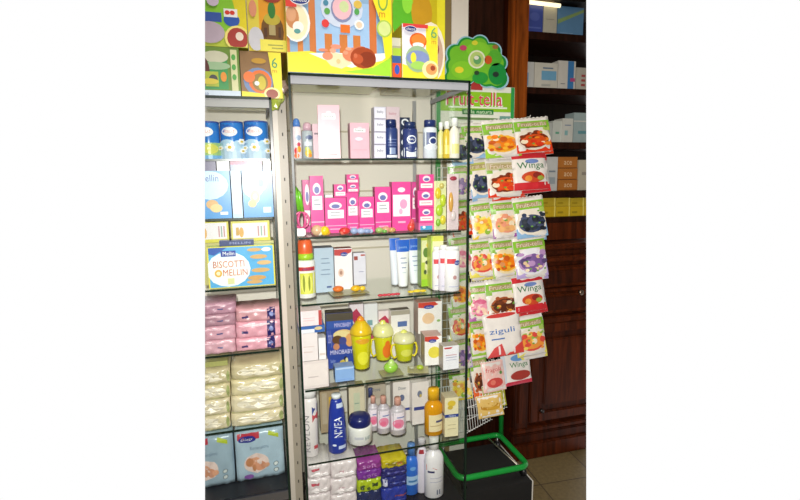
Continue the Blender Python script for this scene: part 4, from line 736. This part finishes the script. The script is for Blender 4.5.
def bag(label, x0, x1, yt, yb, Y, ops, col='efe9e2', rz=0, lean=.0, edgec=None):
    xc = (x0+x1)/2; p = onY(xc, yt, Y); q = onY(xc, yb, Y); h = p.z-q.z; w = onY(x1, (yt+yb)/2, Y).x-onY(x0, (yt+yb)/2, Y).x
    rr = random.Random(int(x0*13+yt*7)); ph = [rr.random()*6 for _ in range(4)]
    N, Mv = 10, 14
    def f(u, v):
        a, b = 2*u-1, 2*v-1
        bl = max(0, (1-abs(a)**2.5))*max(0, 1-abs(b)**4)
        return .010*bl**.6+.0015*math.sin(9*a+ph[0]+3*b)*math.sin(7*b+ph[1])*(.4+.6*bl)
    def S0(sg, u, v, off):
        a = 2*u-1; ww = w/2*(1-.035*math.cos(PI*(v-.5))+.008*math.sin(v*20+ph[2]))
        return (a*ww, sg*(f(u, v)+off)+.004*math.sin(2*a+ph[3]), -h*(1-v))
    m = MB(); g_ = [(i/N, j/Mv) for j in range(Mv+1) for i in range(N+1)]
    m1 = (N+1)*(Mv+1); vs = [S0(-1, u, v, .0003) for u, v in g_]+[S0(1, u, v, .0003) for u, v in g_]; fs = []
    for j in range(Mv):
        for i in range(N):
            a = j*(N+1)+i; fs += [(a, a+1, a+N+2, a+N+1), (m1+a, m1+a+N+1, m1+a+N+2, m1+a+1)]
    for j in range(Mv):
        a = j*(N+1); fs.append((a, a+N+1, m1+a+N+1, m1+a)); a += N; fs.append((a, m1+a, m1+a+N+1, a+N+1))
    for i in range(N): fs.append((i, m1+i, m1+i+1, i+1)); a = Mv*(N+1)+i; fs.append((a, a+1, m1+a+1, m1+a))
    m.add(vs, fs, mat(col, .25, 'foil'), True)
    for k in range(9):   # zigzag of the top crimp
        u = (k+.5)/9; a = S0(-1, u-.055, 1, 0); b = S0(-1, u+.055, 1, 0); m.add([a, b, ((a[0]+b[0])/2, a[1], .004)], [(0, 1, 2)], mat(col, .25, 'foil'))
    m.decals(ops, lambda u, v, off: S0(-1, u, v, off), 2)
    o = m.build('sweet_bag'); o.location = (p.x, Y, p.z); o.rotation_euler = (-.20, -.06+random.uniform(-.04, .04), rz)
    tag(o, label, 'sweet bag', 'sweet bags hanging on the candy stand')
    HK.append((p.x, Y, p.z-.008)); return o
HK = []
def K(n, **k): return ft(*CO[n], **k)
wing = [r(0, .0, 1, .2, 'cc2c34'), r(0, .84, 1, 1, 'cc2c34'), e(.55, .76, .2, .06, '7088c0'), t('Winga', .12, .52, .9, .74, '1c6c34'), e(.55, .34, .34, .15, 'c84828'), e(.4, .3, .1, .08, 'e09038'), e(.65, .38, .12, .08, '8c2c24'), e(.75, .3, .1, .06, '98a840')]
F, Bk = 2.045, 2.09
# (x0, x1, yt, yb, Y, kind, description)
bags = [
 (513, 546, 119, 152, F-.01, K('red'), 'sweet bag with a red-orange fruit picture at the right end of the top row'),
 (482, 515, 121, 157, F+.02, K('orange'), 'sweet bag with orange slices in the middle of the top row'),
 (461, 483, 124, 158, F+.055, K('berry'), 'sweet bag with blackberries on blue at the left of the top row'),
 (512, 543, 154, 189, F-.01, wing, 'red Winga sweet bag in the second row'),
 (486, 518, 160, 196, F+.015, K('red', band='c0b890'), 'sweet bag with a dark red fruit picture in the second row'),
 (466, 488, 160, 197, F+.05, K('berry', band='b8c060'), 'sweet bag with black berries and lilac foot at the left of the second row'),
 (513, 540, 198, 236, F-.01, K('berry'), 'sweet bag with large blackberries on sky blue at the right of the third row'),
 (490, 515, 200, 236, F+.02, K('peach'), 'sweet bag with peach fruit and purple foot in the third row'),
 (468, 491, 201, 237, F+.05, K('lemon'), 'sweet bag with yellow fruit at the left of the third row'),
 (512.5, 541.5, 237, 275, F-.01, K('violet', bg='e8e8ec'), 'sweet bag with dark olive fruit and lilac foot at the right of the fourth row'),
 (489, 514, 238, 274, F+.02, K('orange', bg='ead8a8'), 'sweet bag with pale orange fruit in the middle of the fourth row'),
 (467, 490, 239, 275, F+.05, K('mix'), 'sweet bag with mixed red and green fruit at the left of the fourth row'),
 (512, 540, 277, 309, F-.01, wing, 'red Winga sweet bag at the right of the fifth row'),
 (485, 515, 280, 316, F+.015, K('cola'), 'sweet bag with brown cherries and orange foot in the fifth row'),
 (467, 486, 283, 318, F+.05, K('pink'), 'sweet bag with pink fruit and violet foot at the left of the fifth row'),
 (513, 540, 316, 352, F-.01, K('mix'), 'sweet bag with yellow and green fruit at the right of the sixth row'),
 (483, 517, 314, 352, F-.035, [e(.5, .95, .4, .05, 'c83c38'), t('ziguli', .12, .5, .8, .66, '2c68b0'), r(.15, .4, .5, .43, '4870b0'), pg([(.0, .0), (.5, .0), (.4, .3), (.2, .22)], 'd85050'), pg([(.5, 0), (1, .0), (1, .28), (.8, .2)], 'd84840'), r(.3, .05, .35, .25, 'f0e0e0'), r(.7, .04, .74, .22, 'f0e0e0')], 'white bag lettered ziguli in blue in the sixth row'),
 (500, 528, 352, 381, F+.0, [r(0, 0, 1, .12, 'c83048'), e(.6, .8, .3, .1, '6c9cd0'), t('Winga', .25, .48, .9, .68, '287838'), e(.6, .28, .36, .14, 'a83c34'), r(.0, .1, .12, 1, 'c8d0d8')], 'white bag with green lettering and a red foot below the ziguli bag'),
 (481, 502, 362, 388, F-.02, [r(0, 0, 1, 1, 'ecc0b8'), t('fragola', .15, .62, .85, .8, 'c84848'), e(.5, .3, .36, .16, 'cc4c48'), e(.4, .32, .12, .08, 'e07868'), e(.8, .6, .07, .06, '609048')], 'small pink strawberry bag beside the wire grid'),
 (469, 487, 318, 352, F+.05, K('lemon', wash='98b848') if False else K('orange'), 'sweet bag with pale orange fruit at the left of the sixth row'),
 (469, 483, 355, 392, F+.05, K('cola', band='88b848'), 'sweet bag with brown fruit beside the strawberry bag'),
 (483, 502, 386, 404, F-.01, [r(0, 0, 1, 1, 'a8a830')], 'plain lime green bag tucked above the banana bag'),
 (477, 499, 396, 414, F-.04, [r(0, 0, 1, 1, 'dcb868'), e(.5, .5, .4, .16, 'b88420'), e(.45, .6, .3, .12, 'dcb868'), e(.6, .42, .25, .08, 'c89830')], 'yellow banana sweet bag at the bottom of the rack')]
for (a, b, c, d, Y, ops, l) in bags:
    bag(l, a-1, b+1.5, c-1, d+1.5, Y, ops, rz=random.uniform(-.06, .06))
    if l[:5] not in ('plain', 'small', 'yello') and 'ziguli' not in l:
        row = sum(c > q for q in (140, 180, 218, 257, 298, 333)); cl = 'left' if a < 488 and b < 492 else ('middle' if b < 519 else 'right')
        bag(f'sweet bag peeking out behind the {cl} bag of the {ORD[row]} row', a+1, b+2.5, c+2, d+4.5, Y+.034, ops, rz=random.uniform(-.05, .05))
cols = ['berry', 'violet', 'red', 'pink', 'orange', 'mix', 'violet', 'lemon', 'pink']
desc = ['pale blue and black', 'white and violet', 'orange-red', 'pink', 'pale orange', 'green and red', 'lilac', 'yellow', 'rose and white']
rows = [(130, 166), (163, 200), (197, 236), (234, 272), (270, 306), (303, 338), (334, 368), (364, 398)]
for k, (a, b) in enumerate(rows):
    bag(f'{desc[k]} sweet bag seen through the cabinet glass in the {ORD[k]} row', 447, 468, a, b, 2.10, K(cols[k]))
for (x, Y, z) in HK: P(MB().tube([(x, 2.15, z+.014), (x, Y-.003, z+.014), (x, Y-.006, z+.02)], .0016, W, 5), 'hook', stand)

# ------------------------------------------------------------------ dresser
WD = mat('3c1504', .55, 'wood'); WD2 = mat('8a4414', .35, 'wood'); WDK = mat('120702', .6, 'wood'); WD3 = mat('4c1d06', .5, 'wood')
dr = empty('wooden_dresser', (1.6, 2.4, 0)); tag(dr, 'dark carved wooden pharmacy dresser with open shelves above drawers', 'dresser')
YD = 2.17; XD = 1.25; XE = 2.1
b = MB().box(XD, XE, YD+.03, 2.63, .0, 1.13, WD); P(b, 'lower_body', dr)
b = MB().bev(XD-.035, XE, YD-.03, YD+.04, 0, .09, WD3, .006).bev(XD-.025, XE, YD-.015, YD+.04, .09, .14, WD, .006).bev(XD-.018, XE, YD-.005, YD+.04, .14, .165, WD3, .005); P(b, 'base_moulding', dr)
b = MB().bev(XD-.01, XD+.075, YD, YD+.04, .165, 1.07, WD, .006).bev(XD+.01, XD+.055, YD-.01, YD, .2, .74, WD3, .004)
for z in (.79, .9, 1.0): b.bev(XD, XD+.065, YD-.008, YD, z, z+.07, WD, .004)
P(b, 'corner_column', dr)
# panelled door with raised frame
def zat(py, Y=YD): return onY(560, py, Y).z
x0, x1 = XD+.085, 1.80
b = MB().box(x0, x1, YD+.012, YD+.03, .19, .72, WD); b.bev(x0, x0+.05, YD, YD+.02, .19, .74, WD3, .006).bev(x0+.05, x1, YD, YD+.02, .19, .245, WD3, .006).bev(x0+.05, x1, YD, YD+.02, .685, .74, WD3, .006)
b.bev(x0+.085, x1, YD+.004, YD+.014, .28, .65, WD3, .008)
dd = P(b, 'door', dr)

b = MB().bev(XD+.085, 1.82, YD-.004, YD+.03, .79, .90, WD3, .008).bev(XD+.11, 1.80, YD-.010, YD-.003, .81, .88, WD, .006); P(b, 'drawer', dr)
b = MB().bev(XD+.085, 1.82, YD-.004, YD+.03, .93, 1.04, WD3, .008).bev(XD+.11, 1.80, YD-.010, YD-.003, .95, 1.02, WD, .006); P(b, 'drawer', dr)
P(MB().bev(XD-.02, XE, YD-.01, YD+.03, .742, .775, WD3, .006).bev(XD-.02, XE, YD-.01, YD+.03, .905, .925, WD3, .004), 'rail', dr)
kn = onY(580, 292, YD-.02)
m = MB(); m.tube([(kn.x, YD-.010, kn.z), (kn.x, YD-.026, kn.z)], .006, mat('8c7868', .3, 'metal')).tube([(kn.x, YD-.026, kn.z), (kn.x, YD-.036, kn.z)], .014, mat('7c6a5c', .3, 'metal'), 14); P(m, 'drawer_knob', dr, 'dull metal knob')
kn = onY(542, 411, YD-.01)
m = MB(); m.tube([(kn.x, YD+.0, kn.z), (kn.x, YD-.016, kn.z)], .011, mat('1c100c', .4, 'plastic'), 12); P(m, 'door_knob', dr)
b = MB().bev(XD-.04, XE, YD-.04, 2.6, 1.07, 1.10, WD3, .008).bev(XD-.025, XE, YD-.02, 2.6, 1.10, 1.135, WD, .01).bev(XD-.04, XE, YD-.03, 2.6, 1.135, 1.16, WD3, .01)
P(b, 'counter', dr)
# upper shelves
XP0, XP1 = onY(511, 60, DY).x, onY(527, 60, DY).x
b = MB().box(XP1, XE, DY+.32, DY+.34, 1.14, 2.56, WDK); P(b, 'back_panel', dr)
b = MB().bev(XP0, XP1, DY-.02, DY+.05, 1.16, 2.56, WD2, .012).box(XP0+.005, XP1-.03, DY+.05, DY+.34, 1.16, 2.56, WD); P(b, 'pillar', dr)
for s, th in (('d1', .035), ('d2', .03), ('d3', .035), ('d4', .035), ('d5', .03)):
    P(MB().box(XP1-.02, XE, DY+.005, DY+.32, SH[s]-th, SH[s], mat('2a120a', .4, 'wood')), 'shelf', dr)
P(MB().box(XP1-.02, XE, DY+.0, DY+.02, SH['d5']-.12, SH['d5']-.03, WD3), 'lower_board', dr)
P(MB().box(XP1, XE, DY+.0, DY+.3, 2.36, 2.4, WDK), 'top_board', dr)
# dark tall panel between wall and pillar
tag(MB().box(1.001, 1.205, 2.31, 2.55, .0, 2.56, mat('2e150c', .4, 'wood')).build('wood_panel'), 'tall dark brown wooden panel between the pale wall and the dresser', 'panel')
cp = onY(457, 20, 2.5); tag(MB().box(onY(444, 20, 2.25).x, onY(451.5, 20, 2.25).x, 2.25, 2.269, 0, 2.56, mat('8c7850', .5, 'paint')).build('wall_strip'), 'narrow olive-brown vertical strip on the pale wall behind the toys', 'strip')  # flat olive-brown upright strip on the wall
# tube lamp under dresser top
lm = empty('tube_lamp', (1.36, DY+.03, 2.33)); tag(lm, 'short lit tube lamp at the top of the dresser shelves', 'lamp')
em = bpy.data.materials.new('lamp_glow'); em.use_nodes = True; bb = em.node_tree.nodes['Principled BSDF']; bb.inputs['Emission Color'].default_value = (1, .85, .5, 1); bb.inputs['Emission Strength'].default_value = 1.5; bb.inputs['Base Color'].default_value = (.9, .8, .6, 1)
za = onY(540, 3, DY+.03).z
P(MB().tube([(onY(527, 3, DY+.03).x, DY+.03, za), (onY(560, 3, DY+.03).x, DY+.03, za-.004)], .010, em, 10), 'tube', lm)
P(MB().bev(XP1+.0, XP1+.16, DY+.015, DY+.045, za+.012, za+.03, mat('706050', .5, 'metal'), .003), 'holder', lm)
# medicine boxes
def med(label, x0, x1, yt, sh, d, col, ops=(), zb=None, dep=.08, side=None):
    return carton('medicine_box', label, 'medicine box', x0, x1, yt, sh, d=d, base=DY, dep=dep, col=col, ops=ops, zb=zb, side=side, group='medicine boxes on the dresser shelves')
med('royal blue medicine box at the left of the top dresser shelf', 526, 543, 5, 'd1', .05, '3c4c98', [r(.1, .2, .9, .25, '5868b0'), e(.5, .6, .3, .15, '4c5ca8')])
med('cream medicine box between the royal blue and sky blue boxes', 543.4, 557, 4, 'd1', .05, 'b8b4a4', [r(.2, .5, .8, .52, '908c80')])
med('wide sky blue medicine box on the top dresser shelf', 557.4, 583.5, 7, 'd1', .05, '5c88b0', [pg([(0, .55), (1, .95), (1, .85), (0, .4)], '88a468'), r(.1, .1, .6, .13, '7ca0c4')])
med('narrow white medicine box with blue edge, second dresser shelf left', 526, 534, 62, 'd2', .05, 'b8b8b4', [r(0, .1, .3, .6, '6090b0')])
med('white medicine box with a pale blue label on the second dresser shelf', 534.4, 557.5, 63, 'd2', .05, 'c4c0b4', [r(.3, .35, .95, .7, '6ca0c0'), r(.35, .78, .8, .83, '587088'), r(.3, .12, .7, .2, 'a8a8a0')])
med('white medicine box with a broad blue stripe on the second dresser shelf', 558, 575.5, 61, 'd2', .05, 'c8c4bc', [r(.55, .0, .9, 1, '3c78b0'), r(.7, .3, .98, .42, 'b04878'), r(.15, .2, .4, .23, '808080')])
med('cream medicine box with red marks at the right of the second dresser shelf', 576, 596, 68, 'd2', .05, 'b4b0a4', [r(.25, .2, .45, .3, 'a04848'), r(.25, .4, .45, .5, 'a04848'), r(.25, .6, .45, .7, 'a04848')])
med('grey-white medicine box at the left of the third dresser shelf', 541, 552, 123, 'd3', .05, 'a8acA8', [r(.2, .3, .8, .35, '909890')])
med('white medicine box with a green mark on the third dresser shelf', 552.4, 562, 121, 'd3', .05, 'b8bcb4', [r(.3, .4, .7, .5, '609880')])
med('taller white medicine box in the middle of the third dresser shelf', 562.4, 573, 118.5, 'd3', .04, 'c0c0b8', [r(.2, .7, .8, .74, '708098'), r(.2, .3, .5, .5, '80a8a8')])
med('pale blue-green medicine box at the right of the third dresser shelf', 573.4, 596, 113, 'd3', .05, '98a8a8', [r(0, .7, 1, .74, 'c8c8c0'), r(.2, .3, .6, .4, '5c8c94')])
med('ochre medicine box behind the sweets on the fourth dresser shelf', 533, 546, 159, 'd4', .05, 'a87c34', [r(.2, .5, .8, .6, 'c8a868')])
med('white medicine box with grey print on the fourth dresser shelf', 546.4, 557.5, 157, 'd4', .05, 'b8b8b4', [r(.2, .2, .8, .4, '90989c'), r(.2, .55, .8, .6, '788088')])
zz = None
for k, yt in enumerate((180, 168.5, 157)):
    med(f'orange-brown medicine box, {["bottom","middle","top"][k]} of three on the fourth dresser shelf', 558, 577.5, yt, 'd4', .05, 'a8682c', [r(.0, .0, 1, .06, '6c3c18'), t('ace', .3, .3, .7, .65, 'd8b890')], zb=zz); zz = TOPZ['last']
med('white medicine box right of the orange stack on the fourth dresser shelf', 578, 596, 160, 'd4', .05, 'b0a894', [r(.2, .5, .6, .6, '8c8478')])
for c_, (a, b_) in enumerate(((540, 555.5), (556, 570), (570.4, 584), (584.4, 600))):
    zz = None
    for k, yt in enumerate((206.5, 198)):
        med(f'yellow medicine box, {["lower","upper"][k]} row, {["first","second","third","fourth"][c_]} from the left on the bottom dresser shelf', a, b_, yt, 'd5', .03, ['c0a020', 'b49a28'][k], [r(.1, .3, .5, .5, '988018'), r(.9, 0, 1, 1, 'dcc860')], zb=zz); zz = TOPZ['last']

# ------------------------------------------------------------------ lights
w = bpy.data.worlds.new('world'); sc.world = w; w.use_nodes = True
bgn = w.node_tree.nodes['Background']; bgn.inputs[0].default_value = (1, 1, 1, 1); bgn.inputs[1].default_value = 1.0
def light(name, kind, loc, energy, size=.1, col=(1, 1, 1), target=None, sy=None):
    d = bpy.data.lights.new(name, kind); d.energy = energy; d.color = col
    if kind == 'AREA':
        d.size = size
        if sy: d.shape = 'RECTANGLE'; d.size_y = sy
    else: d.shadow_soft_size = size
    o = bpy.data.objects.new(name, d); C.objects.link(o); o.location = loc
    if target: o.rotation_euler = (Vector(target)-Vector(loc)).to_track_quat('-Z', 'Y').to_euler()
    return o
light('camera_flash', 'SPOT', (-.02, -.03, EYE+.07), 205, .02, (1, .975, .94), (.62, 1.8, 1.0))
fl = bpy.data.lights['camera_flash']; fl.spot_size = math.radians(92); fl.spot_blend = 1
light('ceiling_lamp', 'AREA', (.4, .8, 2.86), 16, .3, (1, .93, .8), (.4, .8, 0), 1.2)

# ------------------------------------------------------------------ only what the photograph could see is modelled: end things at its left and right limits
bpy.context.view_layer.update()
def limit(px, keep_right):
    a, b = ray(px, 0), ray(px, 500); n = a.cross(b).normalized()
    c = ray(400, 250)
    if n.dot(c) < 0: n = -n      # n points into the visible side
    return n
NL, NR = limit(205.0, True), limit(586.3, False)
for o in list(C.objects):
    if o.type != 'MESH' or o.name in ('ceiling', 'wall_left', 'wall_front', 'wall_side') or (o.name.startswith('floor') and max(v.co.y for v in o.data.vertices) < 1.5): continue
    mw = o.matrix_world
    for n in (NL, NR):
        if o.name not in C.objects: break
        dv = [(mw @ v.co-CAM).dot(n) for v in o.data.vertices]
        if not dv: continue
        if max(dv) <= 0.0005: bpy.data.objects.remove(o); break
        if min(dv) >= 0: continue
        bm = bmesh.new(); bm.from_mesh(o.data); inv = mw.inverted()
        co = inv @ CAM; no = (mw.to_3x3().transposed() @ n).normalized()
        res = bmesh.ops.bisect_plane(bm, geom=bm.verts[:]+bm.edges[:]+bm.faces[:], plane_co=co, plane_no=-no, clear_outer=True)
        ed = [g for g in res['geom_cut'] if isinstance(g, bmesh.types.BMEdge)]
        try: bmesh.ops.holes_fill(bm, edges=ed, sides=0)
        except Exception: pass
        bm.to_mesh(o.data); bm.free()
for o in list(C.objects):
    if o.type == 'EMPTY' and not o.children: bpy.data.objects.remove(o)
# ------------------------------------------------------------------ view
sc.view_settings.view_transform = 'Standard'; sc.view_settings.look = 'None'; sc.view_settings.exposure = 0; sc.view_settings.gamma = 1; sc.view_settings.use_curve_mapping = False
sc.cycles.transparent_max_bounces = 24
